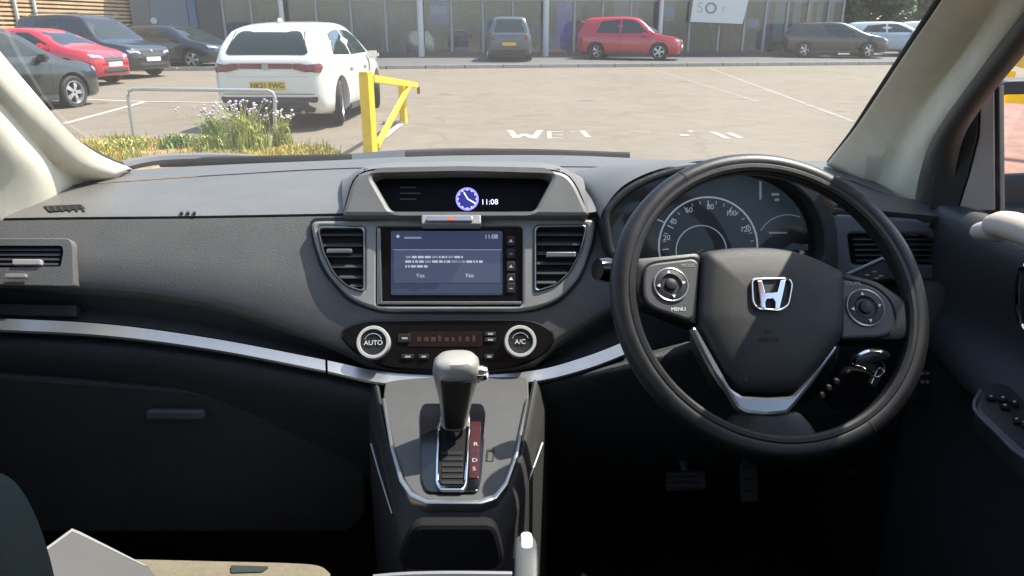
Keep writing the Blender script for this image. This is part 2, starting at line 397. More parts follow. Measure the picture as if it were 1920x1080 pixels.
# painted lettering: what is left of it
GF = Frame(Vector((0, 0, .005)), Vector((0, 0, 1)))
def glyph(strokes, wd):
    vs = []; fs = []
    for k, (a, b) in enumerate(strokes):
        A, B = PZ(*a, .005), PZ(*b, .005); d = (B - A); s = Vector((-d.y, d.x, 0)).normalized() * wd / 2
        i = len(vs); z = Vector((0, 0, k * .0006))
        vs += [A - s + z, B - s + z, B + s + z, A + s + z]; f = (i, i + 1, i + 2, i + 3)
        fs.append(f)
    return vs, fs
for nm, st, wd in (('letter_w', [((956, 244), (968, 259)), ((968, 258.5), (983, 251)), ((983, 251), (1000, 260)), ((1000, 260), (1013, 244))], .10),
                   ('letter_e', [((1028, 247), (1056, 247)), ((1028, 253), (1056, 253)), ((1028, 259), (1056, 259)), ((1030, 246), (1030, 260))], .07),
                   ('paint_mark', [((1068, 246), (1080, 247))], .07), ('paint_mark', [((1091, 245), (1103, 257))], .09),
                   ('paint_mark', [((1281, 252), (1286, 255))], .13), ('paint_mark', [((1291, 245), (1300, 247))], .08),
                   ('paint_mark', [((1335, 247), (1366, 260))], .10), ('paint_mark', [((1366, 249), (1391, 259))], .10), ('paint_mark', [((1176, 246), (1220, 249))], .05)):
    vs, fs = glyph(st, wd)
    o = mesh('road_lettering' if 'letter' in nm else 'road_paint_mark', vs, fs, M['letter']); o['kind'] = 'structure'

# planted verge in front of the parked white car
vg = [PG(60, 262), PG(300, 267), PG(520, 275), PG(600, 283), PG(650, 297), Vector((-1.1, 7.2, 0)), Vector((-6.5, 7.2, 0))]
gsheet('planted_verge', vg, M['soil'], .03)
# block paving to the right of our car (seen beside and in the door mirror)
gsheet('block_paving', [(1.25, -12), (14, -12), (14, 6.5), (1.25, 6.5)], M['brickpave'], .006)
for i in range(4):
    gsheet('bay_line', [(1.6, -9 + i * 3), (12, -9 + i * 3), (12, -8.88 + i * 3), (1.6, -8.88 + i * 3)], M['line'], .011)

# kerb and forecourt below the showroom
KB = PG(800, 127).y
def fcz(x, y): return gz(y) + .10
ka, kb = PG(560, 131), PG(1760, 121)
kd = (kb - ka); kd.z = 0; kn = Vector((-kd.y, kd.x, 0)).normalized()
ke = ka + kd * 1.6; ks = ka - kd * .9
o = mesh('forecourt_paving', [Vector((p.x, p.y, gz(p.y) + .1)) for p in (ks + kn * .15, ke + kn * .15, ke + kn * 16, ks + kn * 16)], [(0, 1, 2, 3)], M['paving']); o['kind'] = 'structure'
kerb = thing('kerb', (ka.x, ka.y, gz(ka.y)), 'pale stone kerb along the showroom forecourt', 'kerb'); kerb['kind'] = 'structure'
nk = 44
for i in range(nk):
    a = ks.lerp(ke, i / nk); b = ks.lerp(ke, (i + 1) / nk - .0006)
    c = (a + b) / 2 + kn * .075; L = (b - a).length
    boxm('kerb_stone', (c.x, c.y, gz(c.y) + .055), (L, .15, .13), M['kerb'], kerb, rz=math.atan2(kd.y, kd.x), bev=.012)

# ------------------------------------------------------------------ timber clad building, far left
A0, A1 = PY(-190, 60, 25.0), PY(258, 60, 34.0)
tb = thing('timber_clad_building', (A0.x, A0.y, .3), 'building clad in warm horizontal timber slats behind the dark cars', 'building')
ad = (A1 - A0); ad.z = 0; al = ad.length; ad.normalize(); an = Vector((ad.y, -ad.x, 0))
if an.y > 0: an = -an
ang = math.atan2(ad.y, ad.x); mid = (A0 + A1) / 2
boxm('wall', (mid.x - an.x * .2, mid.y - an.y * .2, 3.2), (al, .3, 6.4), M['wood_back'], tb, rz=ang)
bw = boxm('base_wall', (mid.x - an.x * .02, mid.y - an.y * .02, .62), (al - .05, .24, 1.15), M['brick_dark'], tb, rz=ang)
for i in range(34):
    z = 1.33 + i * .148
    boxm('slat', (mid.x + an.x * random.uniform(.0, .02), mid.y, z + random.uniform(-.006, .006)), (al + .1, .05, .088 + random.uniform(-.008, .01)), M['wood'], tb, rz=ang, bev=.006)
for k, f in enumerate((.42, .5)):                                   # pale down pipes
    c = A0 + ad * (al * f) + an * .1
    boxm('drain_pipe', (c.x, c.y, 3.6), (.10, .10, 5.2), M['postwhite'], tb, rz=ang, bev=.02)

# ------------------------------------------------------------------ showroom
BY = 33.5
def bx(px): return PY(px, 90, BY).x
def bz(py): return PY(960, py, BY).z
gb = gz(BY) + .1
sh = thing('showroom_building', (bx(900), BY, gb), 'grey glass fronted showroom with pale columns behind the parked cars', 'building')
TOP = gb + 5.2
def fbox(name, p0, p1, z0, z1, y0, y1, m, par=None): 
    return boxm(name, ((bx(p0) + bx(p1)) / 2, (y0 + y1) / 2, (z0 + z1) / 2), (abs(bx(p1) - bx(p0)), y1 - y0, z1 - z0), m, par or sh, bev=.01)
fbox('wall_panel', 256, 291, gb, TOP, BY, BY + .3, M['panelgrey'])
fbox('wall_panel', 291.5, 360, gb, TOP, BY + .02, BY + .3, M['panelblue'])
lampo = boxm('wall_lamp', (bx(297), BY - .06, bz(40)), (.26, .12, .26), M['postwhite'], sh, bev=.05)
dr = fbox('door', 362, 376, gb, gb + 2.5, BY - .02, BY + .28, mat('blue door', (.06, .12, .22), .5)); 
fbox('wall_panel', 360.5, 378, gb + 2.5, TOP, BY + .01, BY + .3, M['panelblue'])
fbox('wall_panel', 379, 425, gb, TOP, BY + .015, BY + .3, M['paneldark'])
fbox('plinth', 426, 1572, gb, gb + .16, BY - .03, BY + .2, M['paneldark'])
fbox('fascia', 426, 1572, TOP - .8, TOP, BY - .1, BY + .3, M['panelgrey'])
edges = [426, 478, 538, 598, 662, 726, 791, 848, 906, 962, 1021, 1076, 1128, 1180, 1231, 1290, 1345, 1392, 1430, 1470, 1508, 1545, 1572]
for i, (a, b) in enumerate(zip(edges, edges[1:])):
    mu = 5
    pane = fbox('window_pane', a + mu * .5 + .5, b - mu * .5 - .5, gb + .17, TOP - .81, BY + .06, BY + .075, M['shopglass'])
for i, e in enumerate(edges):
    if e in (538, 791, 1021, 1231): continue
    fbox('mullion', e - 2.2, e + 2.2, gb + .165, TOP - .805, BY + .0, BY + .14, M['mullion'])
for z in (gb + 2.25,):
    for a, b in zip(edges, edges[1:]): fbox('transom', a + 2.4, b - 2.4, z, z + .07, BY + .02, BY + .12, M['mullion'])
for e, wd in ((538, 9), (791, 11), (1021, 11), (1231, 8)):
    c = Vector((bx(e), BY - .42, 0)); r = wd / 1370 * BY * .48
    tube('column', [(c.x, c.y, gb), (c.x, c.y, TOP + .2)], r, M['postwhite'], sh, n=20)
for a, b in ((1452, 1470), (1486, 1500), (1513, 1522), (1530, 1541), (1553, 1562)):
    fbox('blind', a, b, gb + .6, TOP - .9, BY + .35, BY + .38, M['blind'])
fbox('floor', 426, 1572, gb - .02, gb + .04, BY + .21, BY + 6, M['shopfloor'])
fbox('back_wall', 426, 1572, gb + .05, TOP, BY + 6, BY + 6.2, M['shopwall'])
fbox('side_wall', 422, 425.5, gb, TOP, BY + .31, BY + 6.2, M['shopwall'])
fbox('side_wall', 1573, 1577, gb, TOP, BY + .31, BY + 6.2, M['panelgrey'])
fbox('roof', 256, 1580, TOP + .01, TOP + .25, BY - .3, BY + 6.4, M['panelgrey'])
for px, wd, h, dy in ((455, 26, 1.7, 3), (570, 40, 1.2, 2.4), (700, 30, 1.5, 3.5), (760, 18, 2.1, 2), (870, 34, 1.3, 3), (1100, 30, 1.4, 2.5), (1330, 44, 2.3, 2.2), (1385, 24, 1.2, 1.5)):
    c = mat('display board', (random.uniform(.1, .35), random.uniform(.12, .3), random.uniform(.12, .32)), .6)
    fbox('display_board', px - wd / 2, px + wd / 2, gb + .05, gb + .05 + h, BY + dy, BY + dy + .12, c)
rs0 = random.Random(21)
for i in range(16):                                                # stock and people-high stands inside
    px = 440 + i * 70 + rs0.uniform(-20, 20); h = rs0.uniform(.7, 1.9); y0 = BY + rs0.uniform(.8, 4.5)
    fbox('stock_stand', px, px + rs0.uniform(5, 22), gb + .05, gb + .05 + h, y0, y0 + .5, mat('stock', (rs0.uniform(.03, .3), rs0.uniform(.04, .3), rs0.uniform(.05, .4)), .5))
for i in range(5): fbox('ceiling_rail', 430, 1570, TOP - 1.9 + .0, TOP - 1.82, BY + 1 + i, BY + 1.08 + i, M['mullion'])
def poster(px0, py0, px1, py1, col, label, stripes=None):
    o = thing('window_poster', ((bx(px0) + bx(px1)) / 2, BY + .09, bz(py1)), label, 'poster', 'posters in the showroom windows')
    boxm('sheet', ((bx(px0) + bx(px1)) / 2, BY + .095, (bz(py0) + bz(py1)) / 2), (bx(px1) - bx(px0), .012, bz(py0) - bz(py1)), mat('poster ink', col, .5, var=.35, vs=3), o)
    if stripes:
        n = len(stripes)
        for i, c in enumerate(stripes):
            za = bz(py0) + (bz(py1) - bz(py0)) * i / n; zb2 = bz(py0) + (bz(py1) - bz(py0)) * (i + .8) / n
            boxm('stripe', ((bx(px0) + bx(px1)) / 2, BY + .086, (za + zb2) / 2), ((bx(px1) - bx(px0)) * .9, .006, abs(za - zb2)), mat('poster stripe', c, .5), o)
poster(1043, -40, 1071, 88, (.22, .14, .62), 'tall purple poster in the showroom window by the second pale column')
poster(808, -5, 842, 45, (.18, .24, .48), 'pale blue poster in the showroom window beside the first pale column', [(.10, .16, .5), (.4, .45, .6), (.1, .15, .45)])
poster(1150, -20, 1196, 36, (.15, .4, .33), 'pink and green striped poster above the red hatchback', [(.55, .16, .25), (.12, .42, .33), (.5, .15, .25), (.12, .42, .33)])
poster(1240, -20, 1262, 40, (.45, .3, .2), 'orange and blue poster right of the red hatchback', [(.55, .35, .18), (.15, .35, .6)])
poster(1398, 34, 1420, 52, (.35, .38, .62), 'small lilac poster below the edge of the white banner')
poster(1432, -10, 1438, 104, (.16, .16, .45), 'narrow dark blue upright poster beside the pale blinds')
# white banner hung outside the glass
bn = thing('banner', (bx(1350), BY - .3, bz(45)), 'white banner with a round letter hanging on the showroom front', 'banner')
BF = lean((bx(1350), BY - .3, bz(20)), 0)
plate('cloth', BF, [[(1304, -30), (1412, -30), (1392, 45), (1294, 41)]], -.02, .0, mat('banner cloth', (.62, .64, .60), .7), bn)
plate('letter_mark', BF, [circ(1333, 15, 11), circ(1333, 15, 7)], .004, .012, mat('banner print', (.25, .27, .26), .7), bn)
text('letter_mark', 'r', BF, 1358, 16, 16, mat('banner print pale', (.42, .43, .42), .7), bn, w=.006, th=.004)
text('letter_mark', 'S', BF, 1313, 15, 20, bpy.data.materials['banner print pale'], bn, w=.006, th=.004)

# ------------------------------------------------------------------ trees beyond the showroom
def tree(px, Y, h, rad, label, seed, n=2600):
    rs = random.Random(seed); b = PY(px, 63, Y); b.z = gz(min(Y, 45))
    t = thing('broadleaf_tree', b, label, 'tree', 'trees beyond the car park')
    tube('trunk', [b, b + Vector((.1, 0, h * .25)), b + Vector((-.1, .1, h * .55))], [.28, .2, .1], M['bark'], t, n=10)
    limbs = []
    for i in range(7):
        a = rs.uniform(0, 6.28); s = b + Vector((0, 0, h * rs.uniform(.2, .5))); e = s + Vector((math.cos(a), math.sin(a), rs.uniform(.3, 1))) * rad * .8
        tube('limb', [s, s.lerp(e, .5) + Vector((0, 0, .2)), e], [.09, .06, .02], M['bark'], t, n=6); limbs.append(e)
    vs, fs = [], []
    cl = [(b + Vector((rs.gauss(0, .45) * rad, rs.gauss(0, .45) * rad, h * (.12 + .85 * rs.random()))), rad * rs.uniform(.22, .42)) for _ in range(34)]
    for _ in range(n):
        c, r = rs.choice(cl); d = Vector((rs.gauss(0, 1), rs.gauss(0, 1), rs.gauss(0, 1))).normalized() * r * rs.random() ** .4
        p = c + d; u = Vector((rs.gauss(0, 1), rs.gauss(0, 1), rs.gauss(0, .6))).normalized(); v = u.cross(Vector((rs.gauss(0, 1), rs.gauss(0, 1), rs.gauss(0, 1)))).normalized()
        s = rs.uniform(.14, .28); i = len(vs); vs += [p - u * s, p + v * s * .55, p + u * s, p - v * s * .55]; fs.append((i, i + 1, i + 2, i + 3))
    mesh('crown', vs, fs, M['leaf'], t)
tree(1615, 42, 9, 3.0, 'dark leafy tree just right of the showroom end', 1, 7500)
tree(1690, 46, 11, 3.8, 'broad dark green tree behind the silver car', 2, 9500)
tree(1790, 44, 10, 3.6, 'dark green tree partly hidden by the right windscreen pillar', 3, 7500)
tree(1900, 48, 11, 4.0, 'dark green tree beyond the driver side window', 4, 4200)

# ------------------------------------------------------------------ yellow barrier
pb = PG(696, 301)
yb = thing('yellow_barrier', pb, 'yellow steel swing barrier with thick square post and diagonal brace', 'barrier')
ax = Vector((math.cos(R(-24)), math.sin(R(-24)), 0)); ay = Vector((-ax.y, ax.x, 0))
boxm('post', (pb.x, pb.y, .49), (.125, .125, 1.0), M['yellow'], yb, rz=R(-27), bev=.008)
boxm('post_cap', (pb.x, pb.y, 1.0), (.115, .115, .02), M['yellow'], yb, rz=R(-27), bev=.005)
rest = PG(757, 231)
ta = Vector((pb.x + .06, pb.y + .07, .93)); tbp = Vector((rest.x + .22, rest.y + .3, .60))
def bar(name, a, b, wd, ht, m, par):
    d = b - a; rot = d.to_track_quat('X', 'Z').to_matrix()
    return boxm(name, (a + b) / 2, (d.length, wd, ht), m, par, bev=.005, rot=rot)
bar('arm', ta, tbp, .06, .085, M['yellow'], yb)
bar('brace', Vector((pb.x + .07, pb.y + .08, .16)), ta.lerp(tbp, .78) + Vector((0, 0, -.02)), .055, .07, M['yellow'], yb)
rb = Vector((rest.x, rest.y, 0))
boxm('rest_post', (rb.x, rb.y, .30), (.10, .10, .62), M['yellow'], yb, rz=R(-20), bev=.006)
boxm('rest_foot', (rb.x - .16, rb.y - .05, .025), (.34, .2, .05), M['letter'], yb, rz=R(15), bev=.01)
boxm('latch', (tbp.x + .03, tbp.y + .02, .52), (.05, .05, .12), mat('dull brown latch', (.25, .13, .03), .7), yb, bev=.006)
# second barrier beside our car on the right
ga, gb_ = PY(1893, 108, 5.2), PY(1990, 118, 3.6)
b2 = thing('yellow_gate', (ga.x, ga.y, 0), 'yellow tubular gate seen through the driver door window', 'gate')
dg_ = (gb_ - ga); g0, g1 = ga - dg_ * .15, gb_ + dg_ * 1.2
for z in (g0.z, .45): bar('rail', Vector((g0.x, g0.y, z)), Vector((g1.x, g1.y, z)), .05, .075, M['yellow'], b2)
bar('brace', Vector((g0.x, g0.y, .5)), Vector(((g0.x + g1.x) / 2, (g0.y + g1.y) / 2, g0.z - .05)), .05, .06, M['yellow'], b2)
for p in (g0, g1): boxm('post', (p.x, p.y, .58), (.14, .14, 1.16), M['yellow'], b2, bev=.008)
b3 = thing('yellow_gate', (3, -4, 0), 'yellow gate behind the car shown in the door mirror', 'gate')
for z in (.55, 1.0): bar('rail', Vector((1.15, -4.6, z)), Vector((7.5, -3.4, z)), .08, .12, M['yellow'], b3)
for p in ((1.15, -4.6), (7.5, -3.4)): boxm('post', (p[0], p[1], .55), (.14, .14, 1.1), M['yellow'], b3, bev=.008)

# ------------------------------------------------------------------ hoop rail
h0, h1 = PG(252, 264), PG(516, 270)
hr = thing('hoop_rail', h0, 'low galvanised tubular hoop rail standing in the verge', 'rail')
zt0 = PY(238, 167, h0.y).z; zt1 = PY(512, 170, h1.y).z; H0 = PY(238, 167, h0.y); H1 = PY(514, 170, h1.y)
t0 = Vector((H0.x, H0.y, zt0)); t1 = Vector((H1.x, H1.y, zt1)); dd = (t1 - t0).normalized()
tube('tube', [h0 - Vector((0, 0, .1)), h0.lerp(t0, .5), t0 - Vector((0, 0, .09)), t0 + dd * .025 - Vector((0, 0, .025)), t0 + dd * .09, t0.lerp(t1, .5), t1 - dd * .09, t1 - dd * .025 - Vector((0, 0, .025)), t1 - Vector((0, 0, .09)), h1.lerp(t1, .5), h1 - Vector((0, 0, .1))], .024, M['galv'], hr, n=12)

# ------------------------------------------------------------------ weeds and grass of the verge
def blade_mesh(name, spots, hts, m, par=None, wd=.006, rs=random):
    vs, fs = [], []
    for (x, y, z), h in zip(spots, hts):
        a = rs.uniform(0, 6.28); l = rs.uniform(.1, .5) * h; u = Vector((math.cos(a), math.sin(a), 0)); s = Vector((-u.y, u.x, 0)) * wd * rs.uniform(.6, 1.4)
        b = Vector((x, y, z)); m1 = b + u * l * .35 + Vector((0, 0, h * .6)); tp = b + u * l + Vector((0, 0, h)); i = len(vs)
        vs += [b - s, b + s, m1 + s * .7, m1 - s * .7, tp]; fs += [(i, i + 1, i + 2, i + 3), (i + 3, i + 2, i + 4)]
    return mesh(name, vs, fs, m, par)
M['grass_dry'] = mat('dry grass', (.50, .34, .07), .8, var=.4, vs=3)
M['grass_green'] = mat('green grass', (.26, .30, .06), .7, var=.45, vs=3)
M['weed'] = mat('weed leaf', (.17, .25, .06), .6, var=.4, vs=10)
M['weed_yellow'] = mat('yellow green weed leaf', (.34, .37, .08), .6, var=.35, vs=10)
M['flower'] = mat('lilac flower', (.48, .38, .55), .7, var=.25, vs=30)
M['flower_white'] = mat('pale flower', (.68, .62, .6), .7)
rs = random.Random(4)
def verge_spot():
    while True:
        px, py = rs.uniform(150, 640), rs.uniform(262, 318)
        if math.sin(px * .035) + math.sin(px * .011 + py * .2) + rs.gauss(0, .6) < -.55: continue
        if py > 262 + max(0, px - 250) * .05 and px < 640 - max(0, (292 - py)) * 2.2: 
            p = PG(px, py); return (p.x, p.y, .03)
sp = [verge_spot() for _ in range(9000)]
tag(blade_mesh('dry_grass', sp[:6800], [rs.uniform(.015, .065) for _ in range(6800)], M['grass_dry'], rs=rs), 'short dry yellow grass covering the verge', 'grass', kind='stuff')
tag(blade_mesh('green_grass', sp[6800:], [rs.uniform(.03, .12) * (1.4 if rs.random() < .15 else .8) for _ in range(2200)], M['grass_green'], rs=rs), 'short green grass growing through the verge', 'grass', kind='stuff')
def weed(px, py, h, spread, label, flowers=0, m='weed', nb=140, fm='flower'):
    b = PG(px, py); b.z = .03; t = thing('weed_plant', b, label, 'plant', 'weeds in the verge')
    spots = [(b.x + rs.gauss(0, spread * .45), b.y + rs.gauss(0, spread * .4), .03) for _ in range(nb)]
    blade_mesh('leaf_clump', spots, [h * rs.uniform(.25, .85) for _ in range(nb)], M[m], t, .011, rs)
    vs, fs = [], []
    for _ in range(nb * 2):
        q = rs.choice(spots); p = Vector((q[0] + rs.gauss(0, .04), q[1] + rs.gauss(0, .04), .03 + h * rs.uniform(.1, .75))); u = Vector((rs.gauss(0, 1), rs.gauss(0, 1), rs.gauss(0, .4))).normalized(); v = u.cross(Vector((0, .3, 1))).normalized(); s = rs.uniform(.015, .04); i = len(vs)
        vs += [p - u * s, p + v * s * .4, p + u * s, p - v * s * .4]; fs.append((i, i + 1, i + 2, i + 3))
    mesh('leaf_spray', vs, fs, M[m], t)
    for k in range(flowers):
        e = b + Vector((rs.gauss(0, spread * .75), rs.gauss(0, spread * .4), h * rs.uniform(.75, 1.15)))
        s = b + Vector((rs.gauss(0, spread * .3), rs.gauss(0, spread * .2), 0))
        st = tube('stem', [s, s.lerp(e, .5) + Vector((rs.gauss(0, .02), 0, .03)), e], [.005, .004, .003], M['weed_yellow'], t, n=5)
        n = 7; r = rs.uniform(.011, .021); rg = [[e + Vector((r * q * math.cos(2 * math.pi * j / n + rs.uniform(-.15, .15)), r * q * math.sin(2 * math.pi * j / n), z * r)) for j in range(n)] for q, z in ((.3, -.6), (.9, 0), (1, .7), (.5, 1.1))]
        rings('flower_head', rg, M[fm if rs.random() < .7 else 'flower_white'], st, smooth=False)
weed(462, 283, .52, .30, 'tall yellow green weed crowned with pale lilac flowers inside the hoop rail', 60, 'weed_yellow', 300)
weed(400, 274, .42, .16, 'purple flowered weed between the hoop rail and the white car', 30, 'weed', 90)
weed(335, 280, .22, .22, 'low green weed under the middle of the hoop rail', 0, 'weed', 160)
weed(530, 277, .42, .14, 'white flowered weed just outside the right leg of the hoop rail', 22, 'weed_yellow', 70, 'flower_white')
weed(240, 283, .16, .25, 'low yellowish weed at the left leg of the hoop rail', 0, 'weed_yellow', 130)
weed(395, 288, .26, .20, 'short bright green weed nearest to our windscreen', 0, 'weed_yellow', 150)
# ================================================================== PARKED CARS
M['tyre'] = mat('tyre', (.018, .018, .018), .8)
M['alloy'] = mat('alloy wheel', (.5, .5, .5), .35, metal=.7)
M['arch'] = mat('arch liner', (.012, .012, .012), .9)
M['carglass'] = mat('car window glass', (.02, .028, .028), .06, spec=.6)
M['cladding'] = mat('bumper plastic', (.04, .04, .042), .6)
M['tail'] = mat('red lamp lens', (.16, .035, .04), .22, spec=.6, var=.2, vs=4)
M['headlamp'] = mat('headlamp lens', (.5, .53, .55), .1, metal=.3)
M['plate_y'] = mat('yellow plate', (.62, .42, .03), .5)
M['plate_w'] = mat('white plate', (.75, .75, .72), .5)
M['plate_ink'] = mat('plate ink', (.03, .03, .03), .6)
def paint(name, col, rough=.28): return mat(name, col, rough, coat=.8, spec=.5)
def lin(tab, x):
    if x <= tab[0][0]: return tab[0][1]
    for (a, b), (c, d) in zip(tab, tab[1:]):
        if x <= c: return b + (d - b) * (x - a) / (c - a)
    return tab[-1][1]
def make_car(name, label, loc, rz, pt, L, W, H, top, belt, sidewin, rearwin=None, frontwin=None, group=None, wheels=None, wr=.33,
             rear=(), front=(), side=(), rails=False, detail=True, cladding=True, both=False):
    car = local_thing(name, loc, rz, label, 'car', group)
    top = crom(top, 6); h = W / 2
    plan = crom([(-L / 2, h * .74), (-L / 2 + .06, h * .86), (-L / 2 + .3, h * .96), (-L * .2, h), (L * .2, h), (L / 2 - .5, h * .95), (L / 2 - .14, h * .80), (L / 2, h * .58)], 6)
    bot = [(-L / 2, .42), (-L / 2 + .12, .25), (-L / 2 + .5, .2), (L / 2 - .5, .2), (L / 2 - .1, .22), (L / 2, .34)]
    n = 64; rg = []
    for i in range(n + 1):
        t = i / n; x = -L / 2 + L * (t - .045 * math.sin(2 * math.pi * t) * 1.6)
        zt = lin(top, x); wd = lin(plan, x); zb = lin(bot, x); bl = min(lin(belt, x), zt - .035)
        f = max(0, min(1, (zt - bl) / (H - lin(belt, 0)))); w2 = wd * (.945 - .26 * f)
        half = [(wd * .5, zb), (wd * .9, zb), (wd * .975, zb + .06), (wd, zb + .2), (wd * 1.0, zb + .2 + (bl - zb - .2) * .5), (wd * .992, bl - .09), (wd * .965, bl - .015), (wd * .95, bl + .01 * f),
                (wd * .95 + (w2 - wd * .95) * .5, bl + (zt - bl) * .5), (w2 + .01, zt - .09 * f - .01), (w2 * .95, zt - .035 * f - .005), (w2 * .8, zt - .012 * f - .002), (w2 * .4, zt)]
        rg.append([Vector((x, -y, z)) for y, z in half] + [Vector((x, y, z)) for y, z in half[::-1]])
    body = rings('body', rg, pt, car, cap0=True, cap1=True, smooth=50)
    bm = bmesh.new(); bm.from_mesh(body.data); bmesh.ops.recalc_face_normals(bm, faces=bm.faces); bm.to_mesh(body.data); bm.free()
    bv = BVHTree.FromPolygons([v.co.copy() for v in body.data.vertices], [tuple(p.vertices) for p in body.data.polygons])
    # wheel arches cut into the body
    wheels = wheels or (-L * .305, L * .305)
    bmc = bmesh.new()
    for x in wheels:
        for s in (-1, 1):
            bmesh.ops.create_cone(bmc, cap_ends=True, segments=40, radius1=wr * 1.17, radius2=wr * 1.17, depth=.62,
                                  matrix=Matrix.Translation((x, s * (h - .12), wr + .015)) @ Matrix.Rotation(R(90), 4, 'X'))
    cme = bpy.data.meshes.new('cut'); bmc.to_mesh(cme); bmc.free()
    cut = bpy.data.objects.new('cut', cme); COL.objects.link(cut)
    md = body.modifiers.new('b', 'BOOLEAN'); md.operation = 'DIFFERENCE'; md.object = cut; md.solver = 'EXACT'
    cut.parent = car; bpy.context.view_layer.update()
    dg = bpy.context.evaluated_depsgraph_get(); nm = bpy.data.meshes.new_from_object(body.evaluated_get(dg))
    if len(nm.polygons) > 500:
        body.modifiers.clear(); old = body.data; body.data = nm; bpy.data.meshes.remove(old); nm.name = 'body'
        try: nm.set_sharp_from_angle(angle=R(50))
        except Exception: pass
    else: body.modifiers.clear()
    bpy.data.objects.remove(cut); bpy.data.meshes.remove(cme)
    def patch(nm, out, view, m, par=None, off=.006, label=None):
        par = par or car; dirs = {'rear': Vector((1, 0, 0)), 'front': Vector((-1, 0, 0)), 'right': Vector((0, 1, 0)), 'left': Vector((0, -1, 0)), 'top': Vector((0, 0, -1))}; d = dirs[view]
        c = Vector((sum(p[0] for p in out) / len(out), sum(p[1] for p in out) / len(out)))
        def at(q):
            o = {'rear': Vector((-9, q.x, q.y)), 'front': Vector((9, q.x, q.y)), 'right': Vector((q.x, -9, q.y)), 'left': Vector((q.x, 9, q.y)), 'top': Vector((q.x, q.y, 9))}[view]
            hit = bv.ray_cast(o, d)
            if hit[0] is None: hit = bv.find_nearest(o + d * (9 - L / 2 if view in ('rear', 'front') else 9 - h))
            return hit[0]
        rg = [[at(Vector(p)) + d * .004 for p in out]]
        for s in (.996, .97, .93, .88, .82, .75, .66, .55, .42, .28, .14): rg.append([at(c + (Vector(p) - c) * s) - d * off for p in out])
        o = rings(nm, rg, m, par, smooth=60)
        if label: o['label'] = label
        return o
    g = M['carglass']
    for sd in (('right', 'left')):
        for wdw in sidewin: patch('side_window', rnd(wdw, .05), sd, g)
        for nm_, out, m, rr in side: patch(nm_, rnd(out, rr), sd, m)
    if rearwin: patch('rear_window', rnd(rearwin, .07), 'rear', g)
    if frontwin: patch('windscreen', rnd(frontwin, .07), 'front', g)
    made = {}
    for nm_, out, m, rr in rear: made[nm_] = patch(nm_, rnd(out, rr), 'rear', m, off=.012)
    for nm_, out, m, rr in front: made[nm_] = patch(nm_, rnd(out, rr), 'front', m, off=.012)
    # wheels
    for x in wheels:
        for s in (-1, 1):
            wl = bpy.data.objects.new('wheel', None); COL.objects.link(wl); wl.parent = car; wl['_local'] = 1
            wl.location = (x, s * (h - .115), wr); wl.rotation_euler = (R(90) if s < 0 else R(-90), 0, random.uniform(0, 1))
            prof = [(wr * .66, -.09), (wr * .9, -.1), (wr * .985, -.07), (wr, 0), (wr * .985, .07), (wr * .9, .1), (wr * .68, .085)]
            rings('tyre', [[Vector((r * math.cos(2 * math.pi * j / 36), r * math.sin(2 * math.pi * j / 36), z)) for j in range(36)] for r, z in prof], M['tyre'], wl, cap0=True, cap1=False)
            prof = [(wr * .69, .088), (wr * .66, .09), (wr * .62, .05), (wr * .6, .0)]
            rings('rim', [[Vector((r * math.cos(2 * math.pi * j / 36), r * math.sin(2 * math.pi * j / 36), z)) for j in range(36)] for r, z in prof], M['alloy'], wl, cap1=False)
            dk = rings('brake_disc', [[Vector((wr * .62 * math.cos(2 * math.pi * j / 24), wr * .62 * math.sin(2 * math.pi * j / 24), .012)) for j in range(24)]], M['arch'], wl, cap1=True)
            for k in range(5):
                a = 2 * math.pi * k / 5; ca, sa = math.cos(a), math.sin(a); vs = []
                for r, hw, z in ((.02, .028, .075), (wr * .35, .032, .078), (wr * .66, .045, .06)):
                    for q in (-hw, hw): vs.append(Vector((r * ca - q * sa, r * sa + q * ca, z)))
                vs += [v - Vector((0, 0, .03)) for v in vs]
                mesh('spoke', vs, [(0, 2, 3, 1), (2, 4, 5, 3), (0, 6, 8, 2), (2, 8, 10, 4), (1, 3, 9, 7), (3, 5, 11, 9)], M['alloy'], wl)
    if cladding:
        for s in (-1, 1):
            for x in wheels: 
                pass
        xs0, xs1 = wheels[0] + wr * 1.2, wheels[1] - wr * 1.2
        for s in (-1, 1): boxm('sill', ((xs0 + xs1) / 2, s * (h - .03), .245), (xs1 - xs0, .09, .10), M['cladding'], car, bev=.02)
    # door mirrors
    xm = max(p[0] for wdw in sidewin for p in wdw) - .12; zm = lin(belt, xm) + .06
    for s in (-1, 1): boxm('door_mirror', (xm, s * (h + .06), zm), (.14, .22, .14), pt, car, bev=.04)
    if rails:
        for s in (-1, 1): tube('roof_rail', [(-L * .33, s * h * .66, H - .03), (-L * .28, s * h * .66, H + .03), (L * .08, s * h * .66, H + .03), (L * .13, s * h * .66, H - .05)], .018, M['silver'], car, n=8)
    return car, patch, bv
def plate_text(car, bv, s, view, zc, hh, m, yc=0.0):
    c = bpy.data.curves.new('t', 'FONT'); c.body = s; c.size = hh / .72; c.align_x = 'CENTER'; c.align_y = 'CENTER'; c.extrude = .001
    t = bpy.data.objects.new('t', c); me = bpy.data.meshes.new_from_object(t); bpy.data.objects.remove(t); me.name = 'plate_characters'
    sg = -1 if view == 'rear' else 1
    x = bv.ray_cast(Vector((9 * sg, yc, zc)), Vector((-sg, 0, 0)))[0].x + sg * .022
    me.transform(Matrix.Translation((x, yc, zc)) @ Matrix.Rotation(R(-90 if sg < 0 else 90), 4, 'Z') @ Matrix.Rotation(R(90), 4, 'X')); link('plate_characters', me, m, car)

